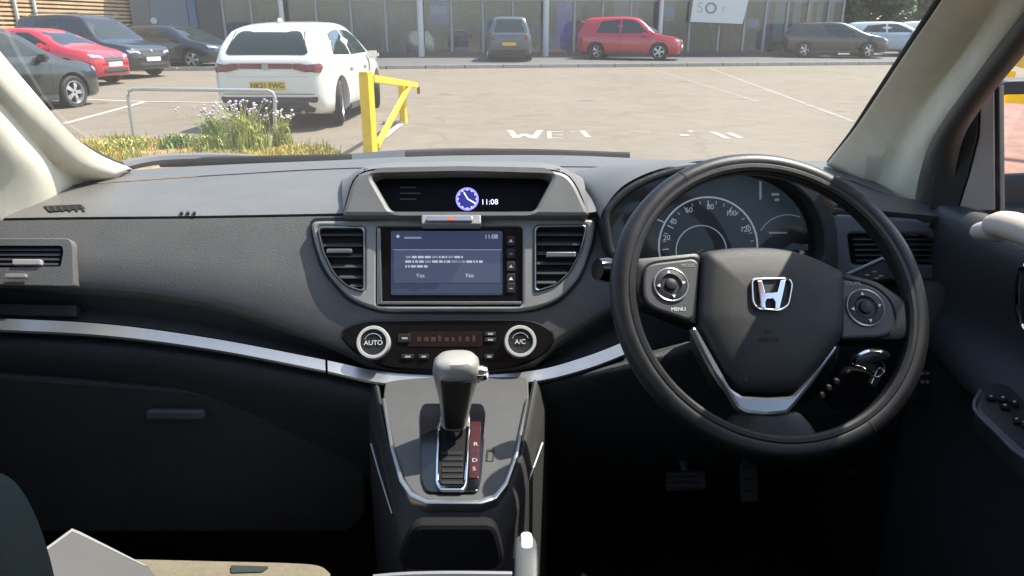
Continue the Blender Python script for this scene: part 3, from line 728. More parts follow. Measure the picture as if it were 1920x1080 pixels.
# --- white compact SUV, seen from behind
hd = R(6.5); fwd = Vector((math.sin(hd), math.cos(hd), 0)); rc = PG(511, 247); L = 4.34
cw = rc + fwd * (L / 2); cw.z = gz(cw.y) * .6
wp = paint('white pearl paint', (.64, .62, .565), .3)
z0 = 0
car, patch, bv = make_car('white_suv', 'white compact SUV parked with its back to us beyond the verge', cw, R(90) - hd, wp, L, 1.80, 1.57,
    [(-2.17, .98), (-2.11, 1.08), (-1.93, 1.33), (-1.70, 1.48), (-1.1, 1.565), (-.2, 1.59), (.3, 1.53), (.72, 1.34), (1.12, 1.08), (1.5, 1.0), (1.98, .9), (2.17, .68)],
    [(-2.17, 1.02), (-1.2, 1.03), (.6, .98), (1.2, .96), (2.2, .8)],
    [[(-1.42, 1.09), (-1.2, 1.40), (-.72, 1.46), (-.45, 1.47), (-.45, 1.07)], [(-.38, 1.07), (-.38, 1.47), (.2, 1.45), (.55, 1.33), (.85, 1.08)]],
    [(-.62, 1.10), (.62, 1.10), (.60, 1.22), (.47, 1.44), (-.47, 1.44), (-.60, 1.22)], None, group='cars in the car park', wr=.35, wheels=(-1.28, 1.33),
    rear=[('number_plate', rect(-.27, .60, .27, .72), M['plate_y'], .01),
          ('lower_bumper', [(-.66, .26), (.66, .26), (.76, .50), (-.76, .50)], M['cladding'], .05),
          ('skid_plate', [(-.42, .29), (.42, .29), (.46, .36), (-.46, .36)], M['silver'], .03),
          ('reflector', rect(.50, .44, .72, .475), M['tail'], .008), ('reflector', rect(-.72, .44, -.50, .475), M['tail'], .008)])
lb = patch('light_bar', rnd(rect(-.40, .905, .40, .982), .015), 'rear', M['tail'], off=.014)
for q in (-1, 1): patch('tail_lamp', rnd([(q * .41, .982), (q * .80, .985), (q * .83, .93), (q * .80, .845), (q * .58, .862), (q * .41, .902)], .02), 'rear', M['tail'], off=.022)
patch('badge', rnd(rect(-.05, .90, .05, .975), .02), 'rear', M['silver'], lb, off=.03)
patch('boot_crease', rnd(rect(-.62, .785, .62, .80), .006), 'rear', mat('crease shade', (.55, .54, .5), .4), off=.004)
patch('boot_seam', rnd(rect(-.70, .535, .70, .545), .004), 'rear', M['arch'], off=.003)
for sd_ in ('right', 'left'):
    for x in (-.415, .93): patch('door_seam', rect(x - .006, .34, x + .006, .98), sd_, M['arch'], off=.002)
    for x in (-.62, .35): patch('door_handle', rnd(rect(x - .1, .86, x + .1, .895), .012), sd_, wp, off=.03)
plate_text(car, bv, 'HK21 FWG', 'rear', .66, .075, M['plate_ink'])
boxm('roof_aerial', (-1.35, 0, 1.60), (.16, .04, .06), wp, car, bev=.015)
tube('rear_wiper', [(-2.02, .0, 1.14), (-1.99, .2, 1.17), (-1.965, .42, 1.20)], .008, M['cladding'], car, n=6)
tube('exhaust_tip', [(-2.14, -.5, .27), (-2.0, -.5, .27)], .03, M['silver'], car, n=12)
for y in (-.46, .46): 
    patch('rear_pillar_trim', rnd([(y * 1.26, 1.12), (y * 1.36, 1.12), (y * 1.16, 1.44), (y * 1.12, 1.44)], .02), 'rear', M['carglass'], off=.004)

# --- shapes used by the others
def hatch(name, label, base, head, pt, L=4.1, W=1.78, H=1.5, front_plate=None, rear_plate=None, lights=True, glassy=True, suv=False, txt=None):
    f = Vector((math.cos(head), math.sin(head), 0)); zb = .95 if not suv else 1.02
    top = [(-L / 2, zb - .02), (-L / 2 + .07, zb + .08), (-L / 2 + .3, H - .14), (-L / 2 + .55, H - .03), (-L * .12, H), (L * .02, H - .02), (L * .12, H - .14), (L * .27, zb + .03), (L * .4, zb - .08), (L / 2 - .1, zb - .2), (L / 2, .6)]
    belt = [(-L / 2, zb), (0, zb - .03), (L * .25, zb - .06), (L / 2, zb - .3)]
    sw = [[(-L * .31, zb + .07), (-L * .26, H - .17), (-L * .08, H - .11), (-L * .08, zb + .04)], [(-L * .065, zb + .04), (-L * .065, H - .11), (L * .03, H - .12), (L * .1, H - .24), (L * .19, zb + .05)]]
    hw = W / 2
    rear = [('tail_lamp', [(s * hw * .62, zb - .2), (s * hw * .86, zb - .18), (s * hw * .84, zb + .02), (s * hw * .66, zb - .02)][::s], M['tail'], .03) for s in (-1, 1)]
    if rear_plate: rear.append(('number_plate', rect(-.26, .56, .26, .67), rear_plate, .01))
    rear.append(('lower_bumper', [(-hw * .75, .27), (hw * .75, .27), (hw * .8, .42), (-hw * .8, .42)], M['cladding'], .05))
    fr = [('headlamp', [(s * hw * .42, .66), (s * hw * .78, .68), (s * hw * .8, .78), (s * hw * .5, .735)][::s], M['headlamp'], .03) for s in (-1, 1)]
    fr.append(('grille', [(-hw * .38, .58), (hw * .38, .58), (hw * .42, .70), (-hw * .42, .70)], M['cladding'], .04))
    fr.append(('lower_bumper', [(-hw * .5, .30), (hw * .5, .30), (hw * .55, .42), (-hw * .55, .42)], M['cladding'], .04))
    if front_plate: fr.append(('number_plate', rect(-.26, .46, .26, .57), front_plate, .01))
    c, p, b = make_car(name, label, base, head, pt, L, W, H, top, belt, sw,
        [(-hw * .66, zb + .08), (hw * .66, zb + .08), (hw * .54, H - .12), (-hw * .54, H - .12)], [(-hw * .74, zb + .04), (hw * .74, zb + .04), (hw * .58, H - .08), (-hw * .58, H - .08)],
        group='cars in the car park', rear=rear, front=fr, wr=.34 if suv else .31, rails=suv)
    for sd_ in ('right', 'left'):
        for x in (-L * .073, L * .2, -L * .24): p('door_seam', rect(x - .006, .36 if x > -L * .2 else zb - .25, x + .006, zb - .02), sd_, M['arch'], off=.002)
        for x in (-L * .13, L * .06 - .2): p('door_handle', rnd(rect(x - .09, zb - .17, x + .09, zb - .14), .01), sd_, pt, off=.025)
    p('badge', circ(0, .745, .04, 12), 'front', M['silver'], off=.016)
    if txt: plate_text(c, b, txt[0], txt[1], .615 if txt[1] == 'rear' else .515, .07, M['plate_ink'])
    return c, p, b
def spot(px, py, dx=0, dy=0, lift=0.0):
    q = PG(px, py); return Vector((q.x + dx, q.y + dy, gz(q.y + dy) + lift))
FC = .10
# left row, noses towards the right
hd0 = R(66); wpt = PG(141, 201); ctr = wpt - Vector((math.cos(hd0), math.sin(hd0), 0)) * (4.3 * .305) + Vector((-math.sin(hd0), math.cos(hd0), 0)) * .80
hatch('dark_hatchback', 'dark slate hatchback with bright alloy wheel, nearest the left pillar', Vector((ctr.x, ctr.y, gz(ctr.y) * .8)), hd0, paint('dark slate paint', (.014, .018, .018)), 4.3, 1.8, 1.55, M['plate_w'])
hatch('red_hatchback', 'red hatchback squeezed between the two dark cars at far left', spot(100, 157, 0, 0), R(-14), paint('bright red paint', (.5, .02, .035)), 3.9, 1.72, 1.40, M['plate_w'])
hatch('black_suv', 'large black SUV with pale front plate before the timber wall', spot(182, 142, 0, 0), R(-24), paint('black paint', (.007, .008, .008)), 4.6, 1.9, 1.74, M['plate_w'], suv=True)
hatch('dark_saloon', 'small dark grey car with pale front plate beyond the black SUV', spot(310, 138, -.5, 3.0), R(-26), paint('graphite paint', (.02, .023, .028)), 4.2, 1.76, 1.42, M['plate_w'])
# before the showroom
hatch('grey_hatchback', 'grey blue hatchback seen from behind with yellow plate before the showroom', spot(957, 122, .1, 2.0, FC), R(86), paint('grey blue paint', (.05, .07, .085)), 4.0, 1.74, 1.62, None, M['plate_y'], suv=False)
hatch('red_coupe', 'bright red hatchback parked side on before the striped poster', spot(1190, 118, 0, .9, FC), R(-22), paint('ruby red paint', (.42, .012, .03)), 4.1, 1.77, 1.62, M['plate_w'])
# right end
hatch('black_hatchback', 'black hatchback parked beside the showroom end', spot(1570, 113, 0, .5, FC), R(-20), paint('black gloss paint', (.006, .006, .006)), 4.1, 1.78, 1.44, M['plate_w'])
hatch('silver_hatchback', 'silver blue car behind the black one near the trees', spot(1668, 114, 1.1, 2.2, FC), R(-18), paint('silver blue paint', (.32, .38, .42)), 4.2, 1.76, 1.45, M['plate_w'])
hatch('grey_hatchback', 'pale grey hatchback standing by the pillar of the driver side under the trees', spot(1735, 114, 2.6, 3.4, FC), R(-18), paint('pale grey paint', (.4, .42, .42)), 4.1, 1.76, 1.48, M['plate_w'])
# ================================================================== OUR CAR: SHELL
shell = thing('car_shell', (0, .6, .35), 'body shell of the car around us with cream windscreen pillars', 'car body')
def C(pts): return [PY(*p) for p in pts]
def CZ(pts, z): return [PZ(*p, z) for p in pts]
Wc = [(100, 352), (170, 334), (235, 320), (420, 309), (640, 300), (760, 294), (900, 290), (1060, 291), (1200, 297), (1400, 303), (1560, 303), (1620, 332), (1665, 356)]
WB = CZ(Wc, 1.143)
ws_top = [(-.60, .74, 1.615), (-.3, .695, 1.65), (0, .68, 1.66), (.3, .695, 1.65), (.60, .74, 1.615)]
ws_bot = [Vector((v.x * 1.0, v.y + .05, v.z - .028)) for v in WB]
ws = loft('windscreen', [ws_bot, [a.lerp(Vector(b), .5) + Vector((0, .03, .035)) for a, b in zip(resample(ws_bot, 9), resample(crom(ws_top, 6), 9))], ws_top], M['windscreen'], shell, n=40, k=10)
# pillars
LG = C([(238, 320, 1.56), (180, 292, 1.45), (120, 250, 1.34), (60, 185, 1.23), (0, 118, 1.12), (-80, 20, .97), (-160, -90, .83)])
LA = C([(212, 327, 1.50), (140, 303, 1.38), (75, 243, 1.26), (0, 168, 1.11), (-80, 75, .96), (-170, -40, .81)])
LB = C([(135, 345, 1.44), (78, 292, 1.31), (20, 232, 1.18), (-40, 160, 1.06), (-110, 70, .93), (-200, -40, .79)])
LC = C([(70, 392, 1.29), (48, 318, 1.22), (-5, 262, 1.12), (-70, 190, 1.01), (-150, 90, .89), (-240, -30, .76)])
LD = C([(-20, 425, 1.16), (-40, 330, 1.11), (-90, 270, 1.03), (-150, 200, .95), (-180, 100, .86), (-270, -20, .74)])
for c_ in (LG, LA, LB, LC, LD): c_.append(c_[-1] + (c_[-1] - c_[-2]) * 1.1)
lp = loft('pillar_trim', [LG, LA, LB, LC, LD], M['cream'], shell, n=40, k=6, thick=.012); lp['label'] = 'cream pillar trim on the passenger side'
RG = C([(1558, 304, 1.52), (1600, 250, 1.39), (1640, 190, 1.26), (1700, 100, 1.09), (1766, 0, .93), (1832, -100, .8)])
RA = C([(1612, 332, 1.42), (1662, 250, 1.29), (1715, 165, 1.14), (1790, 52, .96), (1852, -50, .83)])
RB = C([(1655, 355, 1.36), (1692, 292, 1.27), (1750, 195, 1.13), (1832, 72, .96), (1902, -40, .82)])
RCc = C([(1690, 376, 1.28), (1712, 322, 1.21), (1745, 258, 1.12), (1832, 140, .96), (1900, 42, .86), (1960, -50, .77)])
RD = C([(1727, 392, 1.21), (1738, 325, 1.16), (1766, 250, 1.09), (1852, 130, .95), (1926, 36, .85), (1988, -50, .77)])
for c_ in (RG, RA, RB, RCc, RD): c_.append(c_[-1] + (c_[-1] - c_[-2]) * 1.1)
rp = loft('pillar_trim', [RG, RA, RB, RCc, RD], M['cream'], shell, n=40, k=6, thick=.012, flip=True); rp['label'] = 'cream pillar trim on the driver side'
def seal(nm, c, off, r): return tube(nm, [v + Vector(off) for v in c], r, M['rubber'], shell, n=8, sub=5)
seal('glass_seal', LG, (.003, .004, .0), .0032); seal('glass_seal', RG, (-.003, .004, .0), .0042)
for c, s in ((LG, -1), (RG, 1)):                       # outer pillar skin and the dark glass edge
    loft('pillar_skin', [[v + Vector((s * .022, .03, .012)) for v in c], [v + Vector((s * .14, -.04, -.0)) for v in c]], M['carpaint'], shell, n=20, thick=.01)
# roof, sides, floor
loft('roof_lining', [[Vector(p) + Vector((0, -.015, 0)) for p in ws_top], [(-.62, .2, 1.66), (-.3, .2, 1.69), (0, .2, 1.70), (.3, .2, 1.69), (.62, .2, 1.66)], [(-.62, -1.3, 1.64), (-.3, -1.3, 1.67), (0, -1.3, 1.68), (.3, -1.3, 1.67), (.62, -1.3, 1.64)], [(-.6, -2.0, 1.5), (-.3, -2.1, 1.52), (0, -2.1, 1.52), (.3, -2.1, 1.52), (.6, -2.0, 1.5)]], M['roofcloth'], shell, n=24, k=5, thick=-.04)
boxm('floor_pan', (0, -.2, .36), (1.62, 3.6, .06), M['carpet'], shell)
boxm('bulkhead', (0, 1.52, .66), (1.6, .05, .62), M['matte'], shell)
boxm('side_panel', (-.80, -.35, .74), (.10, 3.3, .78), M['dash2'], shell, bev=.02)
boxm('door_cap', (-.775, -.1, 1.145), (.09, 2.5, .05), M['dash2'], shell, bev=.02)
boxm('kick_panel', (-.79, 1.2, .70), (.06, .75, .70), M['matte'], shell)
boxm('kick_panel', (.80, 1.32, .70), (.06, .50, .70), M['matte'], shell)
boxm('rear_panel', (0, -2.1, .8), (1.5, .08, .9), M['matte'], shell, bev=.02)
for s in (-1, 1):
    tube('roof_pillar', [(s * .78, -.32, 1.12), (s * .66, -.36, 1.64)], .05, M['cream'], shell, n=10)
    tube('roof_pillar', [(s * .74, -1.75, 1.12), (s * .60, -1.5, 1.64)], .1, M['cream'], shell, n=10)
boxm('side_panel', (.80, -1.15, .74), (.10, 1.7, .78), M['dash2'], shell, bev=.02)
# bonnet, cowl, wipers
bn0 = [(-.78, 1.52, 1.075), (-.6, 1.74, 1.085), (-.3, 1.88, 1.10), (.05, 1.94, 1.108), (.4, 1.88, 1.10), (.65, 1.75, 1.085), (.82, 1.52, 1.075)]
loft('cowl', [[v + Vector((0, .02, -.035)) for v in WB], [Vector(p) + Vector((0, .0, -.02)) for p in bn0]], M['black'], shell, n=30)
loft('bonnet', [bn0, [(-.86, 2.0, 1.02), (-.5, 2.2, 1.05), (0, 2.3, 1.07), (.5, 2.2, 1.05), (.88, 2.0, 1.02)], [(-.82, 2.55, .92), (-.45, 2.75, .96), (0, 2.82, .97), (.45, 2.75, .96), (.82, 2.55, .92)], [(-.7, 2.7, .72), (-.4, 2.9, .72), (0, 2.95, .72), (.4, 2.9, .72), (.7, 2.7, .72)]], M['carpaint'], shell, n=30, k=6, thick=.01)
for s, p in ((0, [(300, 305), (520, 300), (660, 297)]), (1, [(760, 291), (960, 287), (1180, 294)])):
    w0 = [PY(a, b, 1.80 - .0001 * abs(a - 850)) for a, b in p]
    tube('wiper_blade', w0, .011, M['matte'], shell, n=8, sub=5)
wpA = [PY(a, b, Y) for a, b, Y in ((230, 312, 1.66), (300, 299, 1.72), (420, 296, 1.78), (520, 303, 1.8))]
tube('wiper_arm', wpA, .012, mat('grey wiper arm', (.12, .12, .125), .5), shell, n=8, sub=5)

# ================================================================== DASHBOARD
dash = thing('dashboard', (0, 1.1, .6), 'dark grey dashboard spanning the car below the windscreen', 'dashboard')
SP = lean(PZ(850, 400, 1.145), 30)
def S(pts, w=0.0): return [SP.hit(*p, w) for p in pts]
Sc = [(60, 372), (130, 350), (250, 339), (450, 326), (640, 316), (860, 313), (1100, 313), (1250, 318), (1420, 326), (1560, 330), (1640, 356), (1690, 376)]
Ec = [(-120, 414), (0, 411), (130, 409), (350, 407), (580, 403), (700, 401), (850, 399), (1000, 399), (1120, 399), (1150, 372), (1200, 352), (1300, 345), (1450, 345), (1530, 352), (1572, 388), (1640, 396), (1720, 404), (1800, 412)]
loft('cowl_pad', [CZ(Wc, 1.138), [v + Vector((0, -.012, 0)) for v in CZ(Wc, 1.148)], [v + Vector((0, .006, 0)) for v in CZ(Sc, 1.150)], [v + Vector((0, .004, 0)) for v in CZ(Sc, 1.140)]], M['dash'], dash, n=70)
Sl = CZ(Sc, 1.148)
up = loft('upper_pad', [[v + Vector((0, -.001, -.01)) for v in Sl], Sl, CZ([(a, (b + c) / 2 - 4) for (a, b), c in zip(Ec[1:], [360 - 18 * (1140 < e[0] < 1560) for e in Ec[1:]])], 1.1505), CZ([(a, b - 9) for a, b in Ec], 1.1495), CZ([(a, b - 2) for a, b in Ec], 1.147), CZ([(a, b + 1) for a, b in Ec], 1.1435), [v + Vector((0, .012, -.012)) for v in CZ([(a, b + 1) for a, b in Ec], 1.1435)]], M['dash'], dash, n=90)
B1 = [(-120, 524), (0, 530), (140, 542), (300, 556), (430, 581), (560, 622), (640, 653), (720, 690), (850, 700), (980, 690), (1050, 640), (1170, 568)]
Ef = [(a, b + 3) for a, b in Ec[:8]] + [(1120, 402), (1170, 401)]
Fm = [(-120, 470), (0, 472), (140, 476), (300, 482), (430, 492), (560, 510), (640, 525), (720, 545), (850, 550), (980, 545), (1050, 520), (1170, 480)]
loft('face_panel', [S(Ef, -.01), S(Ef, -.001), S(Fm, .004), S([(a, b - 14) for a, b in B1], .0015), S([(a, b - 4) for a, b in B1], -.003), S([(a, b + 2) for a, b in B1], -.012), S([(a, b + 10) for a, b in B1], -.03)], M['dash'], dash, n=110)
T0 = [(-120, 592), (0, 597), (200, 608), (400, 635), (600, 673), (720, 697), (860, 704), (1000, 695), (1100, 668), (1172, 640)]
T1 = [(-120, 616), (0, 622), (200, 633), (400, 659), (600, 697), (720, 722), (860, 728), (1000, 719), (1100, 695), (1174, 667)]
B1b = [(a, b + 8) for a, b in B1]
Tt = [(a, b - 2) for a, b in T0]
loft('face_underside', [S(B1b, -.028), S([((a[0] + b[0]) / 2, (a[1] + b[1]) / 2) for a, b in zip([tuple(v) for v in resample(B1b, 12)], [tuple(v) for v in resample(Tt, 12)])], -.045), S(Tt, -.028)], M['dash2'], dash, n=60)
def trim_piece(a, b):
    q0 = [tuple(v) for v in resample(crom(T0, 8), 601)][a:b]; q1 = [tuple(v) for v in resample(crom(T1, 8), 601)][a:b]
    loft('trim_strip', [S(q0, -.03), S(q0, .002), S([((x[0] + y[0]) / 2, (x[1] + y[1]) / 2) for x, y in zip(q0, q1)], .0075), S([(x, y - 4) for x, y in q1], .0125), S(q1, .011), S([(x, y + 3) for x, y in q1], -.012)], M['silver'], dash, n=60)
trim_piece(0, 338); trim_piece(339, 601)
tl = thing  # (kept short below)
lowY = 1.045
LP0 = [(a, b + 2) for a, b in T1[:7]]
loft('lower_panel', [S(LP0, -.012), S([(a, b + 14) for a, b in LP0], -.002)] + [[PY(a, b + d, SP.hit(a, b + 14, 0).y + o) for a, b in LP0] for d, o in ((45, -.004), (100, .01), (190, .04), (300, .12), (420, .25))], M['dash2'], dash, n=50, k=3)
gf = lean(PY(330, 800, 1.052), 2)
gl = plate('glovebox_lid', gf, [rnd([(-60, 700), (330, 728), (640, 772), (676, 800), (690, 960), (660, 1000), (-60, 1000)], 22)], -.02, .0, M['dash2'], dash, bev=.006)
plate('glovebox_handle', gf, [rnd(rect(272, 770, 384, 789), 8)], .001, .012, mat('handle plastic', (.05, .055, .065), .35), gl, bev=.004)
# centre panel
bez = rnd([(582, 414), (850, 410), (1117, 411), (1113, 450), (1088, 522), (1045, 566), (985, 583), (715, 583), (655, 562), (606, 505), (588, 450)], [14, 4, 14, 20, 30, 30, 30, 30, 30, 30, 20])
vl = [(594, 424), (684, 424), (684, 548), (652, 538), (625, 512), (604, 470)]; vr = [(1002, 422), (1102, 421), (1090, 470), (1068, 512), (1040, 536), (1002, 548)]
scr_hole = rect(706, 424, 980, 573)
plate('centre_panel', SP, [bez, rnd(vl, 10), rnd(vr, 10), rnd(scr_hole, 8)], -.002, .016, M['dashgrey'], dash, bev=.004)
plate('panel_shadow_gap', SP, [rnd([(578, 408), (850, 405), (1121, 406), (1118, 450), (1092, 526), (1048, 571), (986, 589), (714, 589), (651, 567), (601, 508), (583, 450)], 20)], -.003, .0045, M['black'], dash, bev=.001)
def vent(name, fr, out, rows, tab, w0, wtop, label, frame_px=7, silver=True, n_v=0, tabm='silver', smat='black', inner=None):
    v = thing(name, fr.hit(sum(p[0] for p in out) / len(out), max(p[1] for p in out)), label, 'air vent', 'dashboard air vents')
    o = rnd(out, 10); cx = sum(p[0] for p in out) / len(out); cy = sum(p[1] for p in out) / len(out)
    ins = [(cx + (x - cx) * .93, cy + (y - cy) * .94) for x, y in o]
    if silver: plate('frame', fr, [o, ins], w0, wtop + .003, M['silver'], v, bev=.0015)
    plate('cavity', fr, [ins], w0 - .001, w0 + .0012, M['matte'], v, bev=.0003)
    ys = [y for _, y in ins]
    def span(y):
        xs_ = []
        for (ax, ay), (bx_, by) in zip(ins, ins[1:] + ins[:1]):
            if (ay - y) * (by - y) < 0: xs_.append(ax + (bx_ - ax) * (y - ay) / (by - ay))
        return (min(xs_), max(xs_)) if len(xs_) > 1 else None
    for y in rows:
        s = span(y)
        if not s: continue
        a, b = s[0] + 1, s[1] - 1
        q = [fr.hit(a, y, wtop - .004), fr.hit(b, y, wtop - .004), fr.hit(b, y - 4, w0 + .002), fr.hit(a, y - 4, w0 + .002)]
        up2 = fr.y * .0018; vs = q + [p - up2 for p in q]
        mesh('slat', vs, [(0, 1, 2, 3), (7, 6, 5, 4), (0, 4, 5, 1), (1, 5, 6, 2), (3, 2, 6, 7), (0, 3, 7, 4)], M[smat], v)
    if tab:
        x0, y0, x1, y1 = tab; plate('adjuster_tab', fr, [rnd(rect(x0, y0, x1, y1), 3)], wtop - .012, wtop + .003, M[tabm], v, bev=.0015)
    return v
M['slat'] = mat('vent slat', (.05, .05, .051), .38)
vent('air_vent', SP, vl, [440, 460, 480, 500, 520, 536], (612, 466, 660, 474), .005, .016, 'curved centre air vent left of the touchscreen', smat='slat')
vent('air_vent', SP, vr, [440, 458, 476, 494, 512, 530], (1024, 472, 1080, 482), .005, .016, 'curved centre air vent right of the touchscreen', smat='slat')
# passenger side vent
PP = lean(SP.hit(60, 490, .013), 29)
po = [(-90, 446), (128, 446), (137, 456), (140, 538), (-90, 533)]
plate('vent_surround', PP, [rnd(po, 8), rnd([(-90.5, 458), (118, 458), (122, 470), (116, 502), (-90.5, 506)], 6)], -.03, .002, M['dash'], dash, bev=.002)
pv = vent('air_vent', PP, [(-90, 458), (118, 458), (122, 470), (116, 502), (-90, 506)], [468, 477, 486, 495], (22, 486, 76, 497), -.0085, .002, 'wide passenger side air vent at the left edge of the dashboard', silver=False, tabm='doortrim', smat='slat')
plate('vent_thumbwheel', PP, [rnd(rect(8, 513, 48, 521), 3)], .005, .012, M['dashgrey'], pv, bev=.001)
plate('card_slot', SP, [rnd([(-90, 566), (143, 572), (143, 594), (-90, 590)], 3)], -.05, -.022, M['dash2'], dash, bev=.002)
# demister grille
dv = thing('demister_vent', PZ(115, 400, 1.152), 'small black demister grille at the passenger end of the dashboard', 'air vent')
DZ = Frame(PZ(115, 392, 1.1503), Vector((0, 0, 1)))
plate('grille_base', DZ, [rnd([(80, 386), (152, 383), (160, 390), (92, 397)], 3)], -.004, .0015, M['matte'], dv, bev=.0003)
for i in range(6):
    a = 80 + i * 13; plate('slat', DZ, [[(a + 6, 386), (a + 10, 386), (a + 14, 395), (a + 10, 395)]], .0006, .0022, M['black'], dv, bev=.0003)
for a in (337, 349, 361): plate('airbag_mark', Frame(PZ(a, 398, 1.1508), Vector((0, 0, 1))), [rect(a, 396, a + 6, 399)], -.001, .0015, M['black'], dash, bev=.0002)

# ---- upper display
DP = lean(PY(866, 360, 1.146), 33)
md_ = thing('information_display', DP.hit(866, 400), 'hooded black information display with blue clock atop the dashboard', 'display')
fo = rnd([(662, 330), (690, 316), (866, 312), (1044, 317), (1074, 331), (1108, 405), (640, 405)], [26, 30, 20, 30, 30, 12, 12])
fi = rnd([(697, 331), (712, 322), (866, 319), (1022, 322), (1036, 331), (1004, 392), (990, 396), (746, 396), (732, 392)], 7)
plate('surround', DP, [fo, fi], -.04, .0, M['dash_smooth'], md_, bev=.007)
plate('screen', DP, [rnd([(680, 316), (1052, 316), (1030, 402), (706, 402)], 6)], -.040, -.030, mat('display black', (.004, .004, .005), .4, spec=.08), md_, bev=.0005)
arcF = [DP.hit(*p, -.006) for p in [fo[41]] + fo[0:30] + [fo[30]]]
arcB = [Vector((x, 1.50, z)) for x, z in ((-.23, 1.142), (-.19, 1.150), (-.14, 1.152), (.02, 1.154), (.18, 1.152), (.225, 1.150), (.26, 1.142))]
loft('hood', [arcF, [a.lerp(b, .5) + Vector((0, 0, .014)) for a, b in zip(resample(arcF, 9), resample(arcB, 9))], arcB], M['dash_smooth'], md_, n=40, k=6, flip=True)
cf = -.0285
plate('clock_glow', DP, [circ(876, 372, 21)], cf - .0005, cf, M['clockglow'], md_, bev=.0001)
plate('clock_ring', DP, [circ(876, 373, 21.5, 40), circ(876, 373, 17.5, 40)], cf + .0003, cf + .001, M['clockblue'], md_, bev=.0001)
for (x0, y0), (x1, y1) in (((870, 361), (877, 373)), ((877, 373), (891, 381))):
    a, b = DP.hit(x0, y0, cf + .0015), DP.hit(x1, y1, cf + .0015); tube('clock_hand', [a, b], .0011, M['clockwhite'], md_, n=6)
for k in range(12):
    a = R(30 * k); x, y = 876 + 17 * math.sin(a), 373 - 17 * math.cos(a)
    plate('hour_tick', DP, [circ(x, y, 1.3, 6)], cf + .0012, cf + .0016, M['clockwhite'], md_, bev=.0001)
text('clock_digits', '11:08', DP, 918, 379, 10, M['clockwhite'], md_, w=cf + .001)
for i in range(3): plate('faint_line', DP, [rect(750, 350 + i * 11, 780 + 8 * (i % 2), 353 + i * 11)], cf, cf + .0005, mat('faint ink', (.02, .02, .025), .4), md_, bev=.0001)
# hazard switch on the ledge below
hz = thing('hazard_switch', SP.hit(845, 418), 'narrow hazard warning switch between the two displays', 'switch')
HP = lean(SP.hit(845, 412, .034), 45)
plate('switch_housing', HP, [rnd(rect(790, 402, 902, 420), 4)], -.012, .004, M['dashgrey'], hz, bev=.002)
plate('button', HP, [rnd(rect(800, 405, 886, 414), 3)], .003, .009, M['silver'], hz, bev=.001)
plate('warning_triangle', HP, [[(836, 413), (845, 405.5), (854, 413)]], .0095, .0102, M['amber'], hz, bev=.0001)

# ---- touchscreen unit
iu = thing('touchscreen_unit', SP.hit(842, 573), 'touchscreen radio with blue dialog and column of small keys', 'touchscreen')
plate('housing', SP, [rnd(rect(708, 426, 978, 571), 6)], .003, .009, M['piano'], iu, bev=.001)
plate('silver_edge', SP, [[(707, 427), (713, 427), (716, 565), (978, 565), (978, 571), (707, 571)]], .009, .017, M['silver'], iu, bev=.001)
plate('screen', SP, [rnd(rect(733, 433, 942, 553), 4)], .0088, .0105, M['screen'], iu, bev=.0003)
plate('dialog_panel', SP, [rect(739, 469, 938, 530)], .0104, .0109, M['screen_panel'], iu, bev=.0001)
plate('screen_bar', SP, [rect(736, 533, 940, 550)], .0104, .0108, M['screen_bar'], iu, bev=.0001)
plate('divider_line', SP, [rect(737, 467.5, 940, 469)], .0108, .0112, M['screen_dim'], iu, bev=.0001)
rs = random.Random(11)
for y, x0, x1 in ((482, 761, 868), (490.5, 760, 908), (499.5, 760, 803)):           # unreadable lines of small print
    x = x0
    while x < x1:
        wd = rs.choice((3, 5, 7, 9, 11)); wd = min(wd, x1 - x)
        if wd > 1: plate('print_word', SP, [rect(x, y - 2.2, x + wd, y + 2.0)], .0110, .0113, M['screen_text' if rs.random() < .7 else 'screen_dim'], iu, bev=.0001)
        x += wd + 2.2
text('button_word', 'Yes', SP, 788, 517, 8, M['screen_text'], iu, w=.0112)
text('button_word', 'No', SP, 881, 517, 8, M['screen_text'], iu, w=.0112)
text('screen_time', '11:08', SP, 921, 444, 8, M['screen_text'], iu, w=.0112)
plate('heading_mark', SP, [rect(758, 444, 790, 447.5)], .0110, .0113, M['screen_dim'], iu, bev=.0001)
plate('heading_icon', SP, [circ(746, 443, 3, 10)], .0110, .0113, M['screen_text'], iu, bev=.0001)
for i, y in enumerate((452, 476, 500, 505, 523, 541)):
    if i == 3: continue
    b = plate('side_key', SP, [rnd(rect(950, y - 10, 966, y + 8), 3)], .0085, .0115, M['black'], iu, bev=.0008)
    plate('key_symbol', SP, [[(954, y + 2), (958, y - 4), (962, y + 2)]] if i in (0, 2, 4) else [rect(955, y - 1, 961, y + 1)], .0117, .0121, M['white_ink' if i in (0, 4) else 'grey_ink'], b, bev=.0001)

